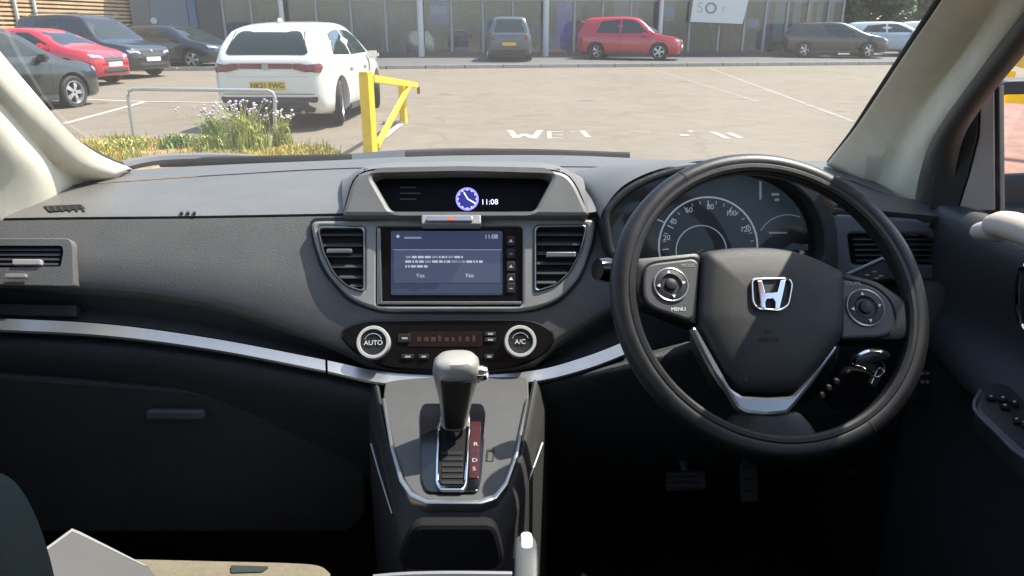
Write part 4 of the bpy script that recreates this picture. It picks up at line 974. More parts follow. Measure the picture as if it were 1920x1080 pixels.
# ---- climate controls
cu = thing('climate_panel', SP.hit(845, 695), 'gloss black climate control panel with two silver ringed knobs', 'control panel')
co = rnd([(628, 622), (676, 600), (850, 597), (1002, 598), (1048, 626), (1022, 668), (965, 690), (850, 697), (722, 691), (668, 668)], 26)
plate('fascia', SP, [co], -.004, .008, M['piano'], cu, bev=.003)
plate('display_window', SP, [rnd(rect(765, 622, 905, 650), 3)], .0078, .009, mat('climate display', (.02, .012, .012), .12), cu, bev=.0003)
rs = random.Random(5)
for i in range(9): plate('display_mark', SP, [rect(782 + i * 13, 631 + rs.uniform(-2, 2), 782 + i * 13 + rs.uniform(4, 9), 640)], .0091, .0094, mat('climate mark', (.035 + .02 * (i % 3), .03, .027), .4), cu, bev=.0001)
for (x, y, r) in ((700, 642, 31.5), (975.5, 640, 30)):
    c = SP.uv(x, y, .02); k0 = SP.uv(x + r, y, .02); rr = (k0 - c).length
    kn = bpy.data.objects.new('knob', None); COL.objects.link(kn); kn.parent = cu; kn.matrix_parent_inverse = Matrix.Translation(-cu.location); kn.location = SP.pt(c.x, c.y, 0)
    def disc(nm, prof, m): return rings(nm, [[SP.pt(c.x + q * math.cos(2 * math.pi * j / 40), c.y + q * math.sin(2 * math.pi * j / 40), wz) for j in range(40)] for q, wz in prof], m, kn, smooth=40)
    disc('ring', [(rr, .006), (rr, .022), (rr * .96, .0245), (rr * .80, .0245), (rr * .76, .021)], mat('knob ring', (.55, .55, .54), .35, metal=.25))
    disc('cap', [(rr * .77, .010), (rr * .76, .0215), (rr * .70, .0225), (rr * .5, .0215)], M['black'])
    t_ = text('cap_legend', 'AUTO' if x < 800 else 'A/C', SP, x, y + 1, 9, M['white_ink'], kn, w=.0228)
    torus('legend_arc', SP, rr * .52, .0006, M['grey_ink'], kn, c=c, w=.0225, n=20, k=6, a0=R(20), a1=R(160))
for x0, y0, x1, y1 in ((746, 626, 770, 642), (908, 622, 930, 630), (908, 633, 930, 641), (752, 664, 776, 673), (784, 664, 804, 673), (908, 664, 926, 673)):
    b = plate('button', SP, [rnd(rect(x0, y0, x1, y1), 2.5)], .0075, .0105, M['black'], cu, bev=.0008)
    plate('button_mark', SP, [rect(x0 + (x1 - x0) * .3, (y0 + y1) / 2 - 1.5, x0 + (x1 - x0) * .75, (y0 + y1) / 2 + 2)], 
                .0107, .0110, M['grey_ink'], b, bev=.0001)

# ---- instrument cluster
ic = thing('instrument_cluster', PY(1345, 495, 1.1), 'hooded instrument cluster with round dial behind the steering wheel', 'instrument panel')
BP = lean(PY(1345, 410, 1.10), 16)
bo = rnd([(1128, 398), (1170, 348), (1250, 314), (1360, 300), (1470, 314), (1535, 352), (1570, 410), (1574, 505), (1480, 512), (1180, 506), (1140, 480)], [20, 40, 40, 40, 40, 40, 30, 20, 20, 20, 20])
bi = rnd([(1142, 402), (1182, 358), (1258, 326), (1360, 313), (1455, 328), (1512, 364), (1544, 415), (1546, 488), (1470, 498), (1190, 492), (1152, 474)], [15, 40, 40, 40, 40, 40, 30, 20, 20, 20, 20])
plate('rim', BP, [bo, bi], -.075, .0, M['dash2'], ic, bev=.004)
plate('face', BP, [bi], -.078, -.068, M['dialface'], ic, bev=.0005)
loft('hood', [[BP.hit(*p, -.004) for p in ((1126, 410), (1130, 396), (1170, 347), (1250, 313), (1360, 299), (1470, 313), (1536, 351), (1572, 408), (1578, 440))],
              [(.235, 1.3, 1.145), (.25, 1.3, 1.165), (.30, 1.3, 1.19), (.37, 1.3, 1.20), (.45, 1.3, 1.205), (.53, 1.3, 1.2), (.59, 1.3, 1.185), (.63, 1.28, 1.165), (.645, 1.26, 1.145)],
              [(.22, 1.5, 1.14), (.25, 1.5, 1.15), (.30, 1.52, 1.155), (.37, 1.54, 1.158), (.45, 1.55, 1.158), (.53, 1.53, 1.158), (.6, 1.5, 1.155), (.66, 1.45, 1.15), (.68, 1.42, 1.14)]], M['dash'], ic, n=40, k=6, flip=True)
fw_ = -.067
def on(px, py, w): return BP.uv(px, py, w)
def ringp(nm, cx, cy, r0, r1, m, a0=0, a1=360, n=48, w=fw_):
    if a1 - a0 >= 360: return plate(nm, BP, [circ(cx, cy, r0, n), circ(cx, cy, r1, n)], w, w + .0012, m, ic, bev=.0002)
    p = [(cx + r0 * math.cos(R(a)), cy - r0 * math.sin(R(a))) for a in [a0 + (a1 - a0) * i / n for i in range(n + 1)]] + [(cx + r1 * math.cos(R(a)), cy - r1 * math.sin(R(a))) for a in [a1 + (a0 - a1) * i / n for i in range(n + 1)]]
    return plate(nm, BP, [p], w, w + .0012, m, ic, bev=.0002)
ringp('dial_ring', 1328, 462, 94, 91, M['dialmark']); ringp('inner_ring', 1315, 470, 48, 46.4, M['dialmark'])
ringp('side_dial_arc', 1215, 470, 62, 60, M['dialmark'], 60, 190); ringp('side_dial_arc', 1478, 462, 60, 58.5, M['dialdim'], -10, 150)
for k in range(25):
    a = R(215 - k * 10.4); r0, r1 = (86, 74) if k % 3 == 0 else (86, 80)
    if math.sin(a) < -.35: continue
    x0, y0, x1, y1 = 1328 + r0 * math.cos(a), 462 - r0 * math.sin(a), 1328 + r1 * math.cos(a), 462 - r1 * math.sin(a)
    tube('dial_tick', [BP.hit(x0, y0, fw_ + .001), BP.hit(x1, y1, fw_ + .001)], .0009 if k % 3 == 0 else .0006, M['dialmark'], ic, n=5)
for s, x, y in (('40', 1262, 416), ('60', 1292, 394), ('80', 1332, 388), ('100', 1371, 400), ('20', 1250, 446), ('120', 1398, 430)):
    text('dial_number', s, BP, x, y, 10, M['dialmark'], ic, w=fw_ + .001)
tube('needle', [BP.hit(1318, 468, fw_ + .006), BP.hit(1258, 500, fw_ + .006)], [.002, .0008], M['needle'], ic, n=6)
for x, y, a, b in ((1424, 330, 4, 44), (1447, 362, 14, 5), (1453, 372, 8, 5), (1442, 435, 34, 3), (1444, 475, 3, 30), (1500, 470, 8, 6)):
    plate('gauge_mark', BP, [rect(x, y, x + a, y + b)], fw_, fw_ + .001, M['dialdim'], ic, bev=.0002)
plate('lens', BP, [bi], -.03, -.0285, M['cluster_lens'], ic, bev=.0002)
# dashboard behind the wheel, driver vent
RP = lean(PY(1450, 470, 1.125), 12)
bo_hole = [(1345 + (x - 1345) * .97, 410 + (y - 410) * .97) for x, y in bo]
plate('driver_panel', RP, [rnd([(1132, 402), (1144, 480), (1182, 503), (1480, 509), (1568, 502), (1564, 410), (1560, 390), (1725, 402), (1780, 425), (1800, 540), (1690, 560), (1400, 640), (1178, 676), (1146, 560)], 8)], -.03, -.004, M['dash2'], dash, bev=.004)
VP = lean(PY(1670, 465, 1.085), 12, -6)
vo = [(1590, 438), (1738, 440), (1756, 452), (1775, 497), (1598, 497)]
plate('vent_panel', VP, [rnd([(1556, 402), (1722, 410), (1752, 428), (1786, 500), (1790, 527), (1580, 524), (1562, 500)], 12), rnd(vo, 9)], -.035, .002, mat('driver side panel', (.085, .088, .1), .5, var=.06, vs=60, bump=.15, bs=1200), dash, bev=.005)
vent('air_vent', VP, vo, [448, 458, 468, 478, 488], None, -.02, -.001, 'wide driver side air vent behind the steering wheel rim', silver=False, smat='slat')
# column shroud, knee panel
kp = loft('knee_panel', [C([(985, 724, 1.03), (1170, 672, 1.04), (1400, 610, 1.07), (1600, 545, 1.09), (1800, 528, 1.09)]), C([(985, 735, 1.02), (1172, 690, 1.02), (1400, 640, 1.05), (1600, 580, 1.07), (1800, 560, 1.07)]), C([(990, 780, 1.03), (1180, 750, 1.03), (1400, 730, 1.05), (1600, 700, 1.06), (1800, 690, 1.06)]), C([(1000, 840, 1.07), (1200, 830, 1.07), (1400, 820, 1.08), (1600, 810, 1.08), (1800, 800, 1.08)]), C([(1000, 900, 1.2), (1200, 890, 1.2), (1400, 880, 1.2), (1600, 870, 1.2), (1800, 860, 1.2)])], M['dash2'], dash, n=40, k=5)
KP2 = lean(PY(1735, 700, 1.0), 10, -10)
dm = plate('dimmer_pad', KP2, [rnd(rect(1690, 676, 1778, 756), 16)], -.02, .0, M['black'], dash, bev=.006)
for y, s in ((700, 8), (716, 7)):
    plate('pad_symbol', KP2, [rect(1727, y - 3, 1733, y + 3)], .0005, .001, M['grey_ink'], dm, bev=.0001)
    plate('pad_symbol', KP2, [circ(1739, y, 3.5, 10)], .0005, .001, M['grey_ink'], dm, bev=.0001)
dome('end_cap', lean(PY(1755, 590, 1.03), 8, -18), rnd([(1700, 532), (1782, 530), (1790, 640), (1760, 668), (1690, 650)], 24), [(1.0, -.05), (1.0, -.004), (.95, .004), (.8, .008), (.4, .010)], mat('end cap', (.05, .051, .058), .5), dash)

# ================================================================== STEERING COLUMN AND STALKS
sc_ = thing('steering_column', PY(1440, 640, 1.0), 'black steering column cowl with two stalks behind the wheel', 'steering column')
column('cowl', [(520, 1340, 1545, .98, .16), (560, 1325, 1555, .975, .2), (640, 1330, 1545, .97, .2), (700, 1360, 1515, .965, .18), (730, 1400, 1480, .965, .12)], M['black'], sc_)
a, b = PY(1330, 520, .95), PY(1150, 508, .90)
tube('stalk', [a, a.lerp(b, .6), b], [.011, .012, .013], M['black'], sc_, n=12)
tube('stalk_end', [b, PY(1136, 506, .895), PY(1120, 505, .89)], [.016, .0165, .014], M['piano'], sc_, n=16)
STP = lean(PY(1630, 515, .93), 20, -10)
st = plate('wiper_stalk', STP, [rnd([(1570, 527), (1588, 514), (1655, 484), (1668, 486), (1679, 520), (1672, 527), (1600, 534)], 6)], -.014, .006, M['black'], sc_, bev=.004)
plate('stalk_edge', STP, [[(1588, 512), (1655, 482), (1668, 485), (1679, 521), (1674, 521), (1665, 490), (1655, 487), (1592, 516)]], .004, .009, mat('stalk grey', (.2, .2, .21), .4), st, bev=.001)
for x, y in ((1622, 514), (1636, 508), (1648, 516), (1640, 520)): plate('stalk_symbol', STP, [rect(x, y, x + 8, y + 2.5)], .0065, .007, M['grey_ink'], st, bev=.0001)

# ================================================================== STEERING WHEEL
best = None
for l10 in range(120, 420, 5):
    f = lean(PY(1443, 566, .79), l10 / 10); hw = (f.uv(1738, 570) - f.uv(1148, 566)).length / 2; hh = (f.uv(1438, 285) - f.uv(1440, 855)).length / 2
    if best is None or abs(hw - hh) < best[0]: best = (abs(hw - hh), l10 / 10, hw)
WL = best[1]; WP = lean(PY(1443, 566, .79), WL); WRAD = best[2]
print('wheel lean', WL, 'radius', WRAD)
wc = (WP.uv(1738, 570) + WP.uv(1148, 566) + WP.uv(1438, 285) + WP.uv(1440, 855)) / 4
sw_ = thing('steering_wheel', WP.pt(wc.x, wc.y), 'black leather three spoke steering wheel with chrome emblem', 'steering wheel')
tr = .0138
RR = WRAD - tr
def thick(a): return 1 + .10 * math.exp(-((math.sin(a) - .35) / .25) ** 2)
torus('rim', WP, RR, tr, M['leather'], sw_, c=wc, n=120, k=20, rfun=thick)
def wang(px, py): q = WP.uv(px, py) - wc; return math.atan2(q.y, q.x)
for px, py in ((1282, 342), (1640, 335), (1243, 752), (1612, 783)):
    a = wang(px, py); torus('rim_seam', WP, RR, tr * 1.035 * thick(a), M['rubber'], sw_, c=wc, a0=a - .008, a1=a + .008, n=2, k=20)
# inner finger ridge that gives the rim its second highlight
torus('rim_ridge', WP, RR - .0085, .0065, M['leather'], sw_, c=wc, w=.008, n=100, k=10)
pad = rnd([(1310, 479), (1360, 471), (1440, 470), (1500, 482), (1573, 516), (1573, 634), (1535, 690), (1486, 738), (1440, 741), (1378, 738), (1342, 690), (1302, 606)], [10, 40, 40, 40, 10, 18, 40, 16, 20, 16, 40, 18], n=6)
ab = dome('airbag_cover', WP, pad, [(1.0, -.03), (1.0, .008), (.985, .014), (.94, .0185), (.8, .023), (.55, .0265), (.3, .0275)], M['pad'], sw_)
pw = .0245
for pts in ([(1365, 500), (1372, 560), (1384, 640), (1398, 715)], [(1545, 530), (1530, 590), (1508, 655), (1484, 712)]):
    tube('crease', [WP.hit(*p, .019 + .0018 * (i in (1, 2))) for i, p in enumerate(pts)], .0026, M['pad'], ab, n=8, sub=4)
# emblem: rounded chrome frame with a flared letter H
EP = WP
eo = rnd([(1408, 521), (1478, 519), (1488, 530), (1480, 574), (1464, 583), (1420, 580), (1410, 568)], [9, 9, 10, 12, 8, 10, 10])
cx_, cy_ = 1447, 550.5
ei = [(cx_ + (x - cx_) * .90, cy_ + (y - cy_) * .88) for x, y in eo]
plate('emblem_base', EP, [eo], .018, .0285, M['pad'], ab, bev=.001)
plate('emblem_frame', EP, [eo, ei], .0275, .0315, M['chrome'], ab, bev=.0012)
Hs = [(1420, 526), (1429, 525.5), (1435, 548), (1458, 547.5), (1464, 524.5), (1474, 524), (1468, 552), (1462, 578), (1453, 578.5), (1453, 566), (1449, 560), (1438, 560), (1435, 566), (1436, 578.5), (1427, 577.5), (1424, 553)]
plate('emblem_letter', EP, [Hs], .0285, .0325, M['chrome'], ab, bev=.001)
text('airbag_word', 'SRS', WP, 1441, 622, 8, M['black'], ab, w=.0277, th=.0005)
text('airbag_word', 'AIRBAG', WP, 1441, 636, 8, M['black'], ab, w=.0277, th=.0005)
# spoke arms
for nm, out in (('spoke', [(1180, 488), (1312, 476), (1312, 606), (1300, 612), (1195, 570), (1178, 540)]), ('spoke', [(1568, 512), (1640, 530), (1700, 570), (1708, 620), (1690, 640), (1570, 640)])):
    dome(nm, WP, rnd(out, 14), [(1.0, -.02), (1.0, .0), (.97, .006), (.85, .008), (.4, .0085)], M['leather'], sw_)
bl_ = rnd([(1215, 494), (1300, 484), (1311, 492), (1300, 595), (1290, 600), (1224, 578), (1206, 560), (1206, 515)], [24, 6, 6, 6, 8, 14, 20, 30])
br_ = rnd([(1577, 522), (1640, 535), (1672, 565), (1681, 600), (1676, 622), (1655, 632), (1577, 634)], [6, 30, 30, 20, 16, 16, 6])
for out, cx0, cy0, r0 in ((bl_, 1257.5, 534, 33), (br_, 1622, 577, 36)):
    plate('button_gap', WP, [[(sum(p[0] for p in out) / len(out) + (x - sum(p[0] for p in out) / len(out)) * 1.07, sum(p[1] for p in out) / len(out) + (y - sum(p[1] for p in out) / len(out)) * 1.07) for x, y in out]], .002, .0098, M['matte'], sw_, bev=.0005)
    bp_ = plate('button_pod', WP, [out], .004, .0135, mat('pod plastic', (.045, .045, .047), .48, bump=.15, bs=1200), sw_, bev=.003)
    c = WP.uv(cx0, cy0, .014); rr = (WP.uv(cx0 + r0, cy0, .014) - c).length
    torus('pad_ring', WP, rr * .95, .0013, M['silver'], bp_, c=c, w=.0145, n=48, k=8)
    rings('direction_pad', [[WP.pt(c.x + q * math.cos(2 * math.pi * j / 36), c.y + q * math.sin(2 * math.pi * j / 36), wz) for j in range(36)] for q, wz in ((rr * .9, .012), (rr * .88, .0155), (rr * .6, .0165), (rr * .5, .0145), (rr * .34, .0145), (rr * .3, .018), (rr * .1, .019))], M['black'], bp_)
    for k in range(4):
        a = R(90 * k + 6); q = (c.x + rr * .7 * math.cos(a), c.y + rr * .7 * math.sin(a))
        plate('pad_symbol', WP, [[(q[0] + .0026 * math.cos(2 * math.pi * j / 3 + a), q[1] + .0026 * math.sin(2 * math.pi * j / 3 + a)) for j in range(3)]], .0168, .0173, M['white_ink'], bp_, uv=True, bev=.0001)
text('pod_legend', 'MODE', WP, 1290, 498, 6, M['grey_ink'], sw_, w=.0138); text('pod_legend', 'MENU', WP, 1272, 580, 7, M['white_ink'], sw_, w=.0138)
text('pod_legend', 'CRUISE', WP, 1600, 532, 6, M['grey_ink'], sw_, w=.0138)
# silver Y shaped lower spoke
ys_ = [(1297, 614), (1304, 610), (1345, 690), (1372, 728), (1392, 741), (1440, 744), (1484, 741), (1508, 716), (1562, 648), (1568, 645), (1569, 656), (1530, 712), (1492, 760), (1478, 775), (1440, 779), (1400, 775), (1382, 765), (1340, 690)]
plate('spoke_trim', WP, [rnd(ys_, 5)], .001, .0155, M['silver'], sw_, bev=.004)
dome('lower_spoke', WP, rnd([(1382, 768), (1440, 780), (1490, 768), (1520, 800), (1540, 835), (1440, 852), (1340, 832), (1362, 800)], 18), [(1.0, -.016), (1.0, .0), (.95, .008), (.8, .011), (.4, .012)], M['leather'], sw_)
dome('hub', WP, rnd([(1330, 490), (1560, 510), (1560, 640), (1490, 735), (1385, 735), (1320, 610)], 30), [(.9, -.09), (.95, -.03), (.98, -.005), (.6, .0)], M['black'], sw_)

# ---- keys hanging at the ignition
ky = thing('key_bunch', PY(1620, 700, .95), 'bunch of keys with silver tag and black fob hanging behind the wheel', 'keys')
KF = lean(PY(1620, 690, .955), 10, -8)
dome('silver_tag', KF, rnd([(1592, 682), (1604, 662), (1628, 653), (1658, 654), (1672, 668), (1650, 677), (1646, 690), (1634, 700), (1618, 688)], 9), [(1.0, -.004), (1.0, .003), (.85, .007), (.4, .0075)], M['chrome'], ky)
dome('key_fob', KF, rnd([(1588, 690), (1640, 700), (1652, 730), (1620, 766), (1560, 772), (1548, 745)], 18), [(1.0, -.02), (1.0, -.006), (.9, -.001), (.5, .0)], M['piano'], ky)
plate('key_blade', KF, [rnd([(1646, 690), (1656, 688), (1652, 712), (1640, 728), (1632, 722)], 4)], -.001, .004, M['chrome'], ky, bev=.001)
torus('key_ring', KF, .013, .0013, M['chrome'], ky, c=KF.uv(1640, 690), w=.004, n=32, k=8)
for x, y in ((1570, 716), (1556, 728), (1544, 742)): plate('fob_button', KF, [circ(x, y, 5, 12)], -.004, .004, M['silver'], ky, bev=.001)

# ================================================================== CENTRE CONSOLE AND GEAR LEVER
KC = through(PY(855, 735, .985), PY(855, 930, .765))
cc = thing('centre_console', PY(850, 1000, .8), 'grey centre console with silver U shaped trim around the gear gate', 'console')
topo = [(724, 706), (990, 706), (992, 748), (966, 850), (946, 908), (930, 928), (900, 938), (800, 938), (776, 926), (758, 900), (738, 838), (718, 748)]
plate('top_panel', KC, [rnd(topo, 12)], -.02, .0, mat('console plastic', (.06, .06, .06), .48, var=.08, vs=50, bump=.2, bs=1100), cc, bev=.002)
Uo = [(715, 746), (722, 745), (738, 836), (757, 896), (775, 921), (802, 934), (900, 934), (926, 924), (944, 902), (964, 848), (986, 745), (992, 747), (972, 852), (952, 908), (932, 934), (903, 944), (798, 944), (768, 931), (748, 902), (731, 840)]
plate('silver_trim', KC, [Uo], -.008, .007, M['silver'], cc, bev=.0025)
r0 = [KC.hit(*p, -.004) for p in crom([(700, 708), (728, 842), (746, 905), (768, 936), (800, 950), (850, 952), (902, 950), (936, 938), (958, 910), (980, 852), (1008, 708)], 6)]
r1 = [KC.hit(*p, -.006) for p in crom([(708, 708), (731, 840), (748, 902), (768, 931), (798, 944), (850, 944.5), (903, 944), (932, 934), (952, 908), (972, 852), (1000, 708)], 6)]
r2 = [v + Vector((0, 0, -.07)) for v in C([(680, 700, 1.06), (712, 850, .88), (735, 930, .79), (760, 985, .735), (800, 1010, .72), (850, 1015, .715), (902, 1010, .72), (942, 985, .735), (972, 930, .79), (1002, 850, .88), (1030, 700, 1.06)])]
r3 = [v + Vector((0, 0, -.36)) for v in r2]
loft('side_shell', [r1, r0, [a.lerp(b, .5) + Vector((0, -.01, .01)) for a, b in zip(resample(r0, 11), resample(r2, 11))], r2, r3], mat('console shell', (.042, .041, .04), .5, var=.06, vs=40, bump=.2, bs=1000), cc, n=60, k=3, flip=True)
for s, pts in ((0, [(697, 832, .93), (712, 885, .87), (736, 962, .79)]), (1, [(1016, 830, .93), (996, 885, .87), (966, 962, .79)])):
    tube('side_trim', [v + Vector((0, -.005, .002)) for v in C(pts)], [.0022, .0028, .0015], M['silver'], cc, n=8, sub=4)
gp = plate('gate_panel', KC, [rnd([(792, 756), (905, 756), (912, 775), (902, 900), (896, 922), (800, 922), (790, 900), (788, 775)], 10)], .0005, .004, M['piano'], cc, bev=.001)
gfm = rnd([(826, 762), (880, 762), (882, 800), (876, 905), (870, 918), (824, 918), (816, 905), (819, 800)], 7)
gin = rnd([(832, 768), (874, 768), (876, 800), (870, 902), (866, 910), (829, 910), (823, 902), (825, 800)], 5)
plate('gate_frame', KC, [gfm, gin], .003, .0085, M['chrome'], gp, bev=.0018)
plate('gate_slot', KC, [gin], .0035, .0046, M['matte'], gp, bev=.0002)
for i in range(6): plate('slot_blind', KC, [rect(828, 846 + i * 11, 868, 852 + i * 11)], .0046, .0062, M['black'], gp, bev=.0005)
plate('indicator_strip', KC, [rnd([(883, 790), (902, 790), (898, 896), (879, 896)], 4)], .0038, .0052, M['red_ink'], gp, bev=.0004)
for s, x, y in (('P', 893, 806), ('R', 892, 833), ('N', 891, 848), ('D', 890, 863), ('S', 889, 879)): text('gate_letter', s, KC, x, y, 7, M['grey_ink' if s in 'RDS' else 'dialface'], gp, w=.0056)
plate('lock_release', KC, [rnd([(913, 842), (928, 842), (925, 864), (911, 864)], 2), rnd([(916, 846), (925, 846), (923, 864), (914, 864)], 1)], .0002, .0012, M['black'], cc, bev=.0001)
# storage bin in front
plate('bin_lip', lean(PY(840, 1010, .70), 4), [rnd([(775, 984), (930, 984), (948, 1050), (930, 1072), (760, 1072), (742, 1050)], 20)], -.02, .0, M['matte'], cc, bev=.006)
tube('tray_edge', C([(700, 1083, .62), (760, 1078, .62), (850, 1076, .62), (960, 1077, .62)]), .003, mat('tray edge', (.2, .2, .21), .4), cc, n=8, sub=4)
boxm('console_base', (0.0, .55, .62), (.20, .46, .36), M['matte'], cc, bev=.03)

gs = thing('gear_lever', KC.hit(850, 820), 'automatic gear lever with pale silver knob and black leather face', 'gear lever')
column('knob', [(795, 830, 876, .885, .035), (770, 827, 880, .880, .040), (740, 822, 888, .873, .046), (712, 815, 895, .866, .054), (692, 811, 899, .861, .058), (678, 813, 898, .858, .056), (670, 822, 890, .856, .046), (667, 838, 874, .856, .026)], mat('pale satin knob', (.36, .345, .31), .32, metal=.25, spec=.6), gs, n=36, caps=(False, True))
column('leather_face', [(800, 834, 872, .864, .014), (770, 831, 877, .856, .014), (742, 828, 882, .846, .014), (714, 826, 885, .8355, .014)], M['leather'], gs, n=24)
column('collar', [(800, 842, 864, .884, .026), (826, 846, 860, .880, .018)], M['chrome'], gs, n=20, caps=(True, True))
column('shaft', [(830, 846, 862, .882, .016), (800, 844, 864, .884, .02)], M['black'], gs, n=16)
tube('release_button', [PY(890, 701, .858), PY(905, 701, .856), PY(914, 701, .855)], [.012, .0118, .009], M['chrome'], gs, n=16)

# ---- handbrake
hb = thing('handbrake_lever', PY(985, 1075, .58), 'grey handbrake grip with silver release button beside the console', 'handbrake')
column('grip', [(1150, 962, 1009, .575, .034), (1080, 964, 1008, .615, .036), (1040, 965, 1008, .64, .036), (1022, 967, 1006, .652, .034), (1017, 973, 1000, .655, .026)], mat('handbrake grip', (.055, .056, .06), .5, bump=.2, bs=900), hb, caps=(True, True))
column('release_button', [(1022, 976, 998, .652, .018), (1008, 977, 998, .660, .018), (1005, 979, 995, .662, .014)], M['postwhite'], hb, n=20, pw=3.5)

# ================================================================== DRIVER DOOR
dd = thing('driver_door', (.78, .3, .45), 'black driver door with beige painted sun patch on top, switches and mirror', 'car door')
DF = Frame(PY(1800, 300, 1.08), Vector((-.78, -.62, 0)), Vector((.62, -.78, 0)))
DE = C([(1796, 394, 1.10), (1788, 300, 1.08), (1802, 238, 1.04), (1852, 166, .95), (1926, 76, .85), (1992, -10, .77)])
DE.append(DE[-1] + (DE[-1] - DE[-2]) * 1.1)
loft('frame_seal', [[v + Vector((-.002, 0, 0)) for v in RD], [a.lerp(b, .35) + Vector((-.014, -.014, 0)) for a, b in zip(resample(RD, 9), resample(DE, 9))], [a.lerp(b, .75) + Vector((-.01, -.01, 0)) for a, b in zip(resample(RD, 9), resample(DE, 9))], DE], M['doorframe'], dd, n=30, k=4, thick=.01, flip=True)
plate('tweeter_cover', DF, [rnd([(1742, 394), (1748, 330), (1786, 236), (1836, 176), (1834, 255), (1815, 330), (1796, 394)], 6)], -.02, .004, M['black'], dd, bev=.003)
plate('window_upright', DF, [rnd([(1840, 178), (1863, 168), (1865, 394), (1797, 394), (1817, 330), (1836, 255)], 3)], -.02, .006, M['doortrim'], dd, bev=.002)
plate('glass_run', DF, [[(1863, 166), (1874, 160), (1876, 396), (1864, 396)]], -.02, .003, M['rubber'], dd, bev=.002)
tube('bright_strip', [v + Vector((-.004, -.006, .0)) for v in C([(1838, 178, .97), (1880, 128, .91), (1925, 78, .85), (1995, -5, .77)])], .003, M['silver'], dd, n=8)
mesh('window_glass', [(.84, 1.12, 1.13), (.83, -.3, 1.13), (.68, -.3, 1.62), (.66, .72, 1.6)], [(0, 1, 2, 3)], M['sideglass'], dd)
loft('door_card', [[(.80, 1.12, 1.165), (.79, .8, 1.165), (.78, .3, 1.165), (.78, -.3, 1.165)], [(.775, 1.12, 1.165), (.755, .8, 1.165), (.745, .3, 1.165), (.745, -.3, 1.165)], [(.765, 1.10, 1.14), (.735, .8, 1.13), (.725, .3, 1.13), (.725, -.3, 1.13)], [(.765, 1.09, 1.03), (.75, .8, 1.02), (.74, .3, 1.02), (.74, -.3, 1.02)], [(.755, 1.08, .97), (.70, .8, .955), (.68, .3, .95), (.68, -.3, .95)], [(.76, 1.08, .88), (.73, .8, .88), (.72, .3, .88), (.72, -.3, .88)], [(.77, 1.08, .42), (.74, .8, .42), (.74, .3, .42), (.74, -.3, .42)]], mat('door card', (.03, .03, .032), .5, bump=.4, bs=420, grain='leather'), dd, n=40, k=4, thick=.02)
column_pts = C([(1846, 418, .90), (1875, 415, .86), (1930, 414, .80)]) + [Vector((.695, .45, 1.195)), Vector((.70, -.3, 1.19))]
boxm('sun_patch_base', (.735, .25, 1.158), (.075, 1.1, .03), M['black'], dd, bev=.008)
tube('door_sun_patch', [v + Vector((0, 0, -.012)) for v in column_pts], [.016, .026, .028, .028, .028], mat('beige door sunlight', (.52, .44, .38), .7, bump=.2, bs=900), dd, n=18, sub=6, flat=.8)  # beige colour paints in sunlight falling on the black door top
AZ = Frame(PZ(1880, 790, .972), Vector((-.12, -.06, 1)))
ar = plate('switch_panel', AZ, [rnd([(1826, 768), (1838, 732), (1862, 712), (1960, 738), (2060, 790), (2060, 930), (1920, 856)], [12, 14, 10, 4, 4, 4, 4])], -.035, .0, mat('switch plate', (.035, .036, .042), .38), dd, bev=.006)
for x, y, a, b in ((1858, 742, 18, 5), (1880, 744, 20, 8), (1902, 752, 16, 8), (1884, 758, 18, 7), (1906, 784, 14, 10), (1920, 790, 14, 12)):
    k = plate('window_switch', AZ, [rnd([(x - a / 2, y - b / 2), (x + a / 2, y - b / 2 + 2), (x + a / 2 + 3, y + b / 2 + 2), (x - a / 2 + 3, y + b / 2)], 2)], .0, .006, M['black'], ar, bev=.0015)
    plate('switch_mark', AZ, [rect(x - 2, y - 1, x + 3, y + 1.5)], .0062, .0066, M['white_ink'], k, bev=.0001)
tube('panel_edge', [AZ.hit(*p, -.002) for p in ((1840, 732), (1827, 766), (1870, 812), (1920, 857), (2060, 932))], .0025, mat('grey edge', (.13, .13, .15), .4), ar, n=8, sub=4)
tube('door_handle', C([(1925, 498, .84), (1912, 512, .85), (1909, 560, .85), (1914, 604, .85), (1930, 622, .84)]), .004, M['chrome'], dd, n=10, sub=4)
dm_ = thing('door_mirror', PY(1930, 395, 1.25), 'driver door mirror outside the side window', 'mirror')
MF = Frame(PY(1930, 280, 1.25), Vector((-.30, -.95, -.035)))
plate('housing_rim', MF, [rnd([(1866, 170), (1885, 152), (2060, 146), (2080, 170), (2070, 396), (1874, 398), (1866, 380)], 8), rnd([(1882, 178), (2060, 174), (2052, 326), (1884, 333)], 8)], -.05, .006, M['cladding'], dm_, bev=.004)
plate('mirror_glass', MF, [rnd([(1878, 174), (2064, 170), (2056, 330), (1880, 337)], 8)], -.02, -.012, M['mirror'], dm_, bev=.0005)
dome('housing_back', MF, rnd([(1866, 170), (1885, 152), (2060, 146), (2080, 170), (2070, 396), (1874, 398)], 10), [(1.0, -.04), (.97, -.08), (.8, -.12), (.4, -.135)][::1], M['carpaint'], dm_)
boxm('mirror_foot', (PY(1935, 420, 1.22).x, 1.24, PY(1935, 420, 1.22).z), (.16, .08, .06), M['cladding'], dm_, bev=.015)

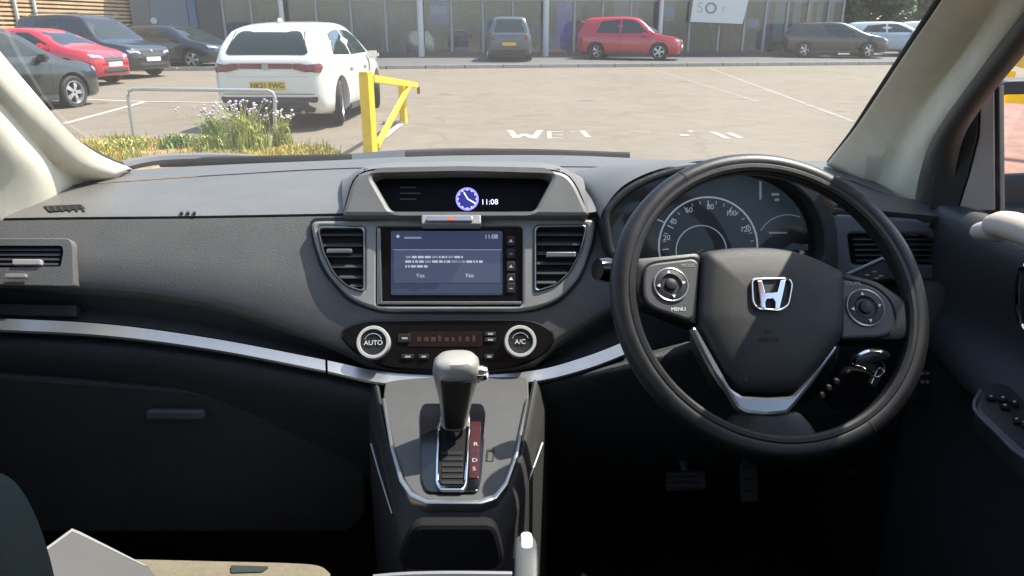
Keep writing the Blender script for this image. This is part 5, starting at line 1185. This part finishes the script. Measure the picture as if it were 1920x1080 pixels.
# ================================================================== SEAT, FOLDER, PEDALS
ps = thing('passenger_seat', (-.37, .4, .45), 'passenger seat with pale cushion panel and dark bolster', 'car seat')
sf = [PZ(a, b, .765) for a, b in ((150, 1052), (300, 1055), (420, 1058), (540, 1061), (600, 1066), (622, 1082))]
cu_ = loft('cushion', [[v + Vector((0, .02, -.12)) for v in sf], [v + Vector((0, .012, -.03)) for v in sf], sf, [v + Vector((0, -.03, .012)) for v in sf], [v + Vector((0, -.2, .0)) for v in sf], [v + Vector((0, -.42, -.02)) for v in sf]], M['seatcream'], ps, n=40, k=4, flip=True)
plate('cushion_tab', Frame(PZ(465, 1068, .772), Vector((0, -.1, 1))), [rnd([(432, 1059), (504, 1061), (492, 1072), (432, 1074)], 4)], .003, .008, M['seatcloth'], cu_, bev=.001)
bol = [(-190, 930), (-90, 925), (-45, 940), (-18, 972), (3, 1010), (18, 1045), (32, 1085), (45, 1130), (80, 1300), (95, 1500), (-190, 1500)]
BQ = lean(PY(20, 1000, .37), 15, 12)
dome('backrest_bolster', BQ, rnd(bol, 30), [(.97, -.05), (1.0, -.012), (1.0, 0), (.93, .012), (.7, .02), (.3, .022)], M['seatcloth'], ps)
boxm('backrest', (-.42, .33, .82), (.40, .12, .42), M['seatcloth'], ps, bev=.05, rot=Matrix.Rotation(R(12), 3, 'X'))
fo_ = thing('grey_folder', PZ(150, 1060, .84), 'pale grey card folder lying tilted on the passenger seat', 'folder')
p0, p1, p2 = PY(135, 992, .72), PY(275, 1060, .70), PY(40, 1072, .60)
nF = (p1 - p0).cross(p2 - p0); nF = nF if nF.z > 0 else -nF
FF = Frame(p0, nF)
plate('cover', FF, [rnd([(135, 989), (278, 1061), (330, 1130), (60, 1160), (60, 1046)], [14, 3, 3, 3, 3])], -.006, .0, M['folder'], fo_, bev=.0012)
plate('cover_edge', FF, [[(124, 999), (135, 990.5), (150, 996.5), (276, 1060.5), (270, 1060), (148, 1001), (136, 996), (72, 1043), (66, 1041)]], -.001, .0012, mat('card edge', (.22, .215, .21), .6), fo_, bev=.0003)
for nm, out, Y, lab in (('brake_pedal', [(1248, 884), (1322, 882), (1326, 918), (1250, 922)], 1.12, 'wide black brake pedal in the dark footwell'), ('accelerator_pedal', [(1386, 868), (1420, 868), (1424, 940), (1390, 944)], 1.14, 'tall narrow black accelerator pedal in the footwell')):
    pf = lean(PY(out[0][0], out[0][1], Y), 35); p = thing(nm, pf.hit(*out[3]), lab, 'pedal')
    c = (sum(q[0] for q in out) / 4, sum(q[1] for q in out) / 4)
    plate('pad', pf, [rnd(out, 6)], -.012, .0, mat('pedal rubber', (.010, .010, .010), .6), p, bev=.003)
    for i in range(3):
        y = out[0][1] + 8 + i * (out[3][1] - out[0][1]) * .28; plate('grip_rib', pf, [rect(out[0][0] + 6, y, out[1][0] - 6, y + 3)], .0, .003, M['rubber'], p, bev=.001)
    a = pf.hit(*c, -.01); tube('pedal_arm', [a, a + Vector((0, .10, .08)), a + Vector((0, .12, .25))], .009, mat('pedal arm steel', (.10, .10, .11), .4, metal=.6), p, n=8)
tube('bonnet_pull', C([(1583, 884, 1.1), (1597, 884, 1.1)]), .008, M['black'], dash, n=8)
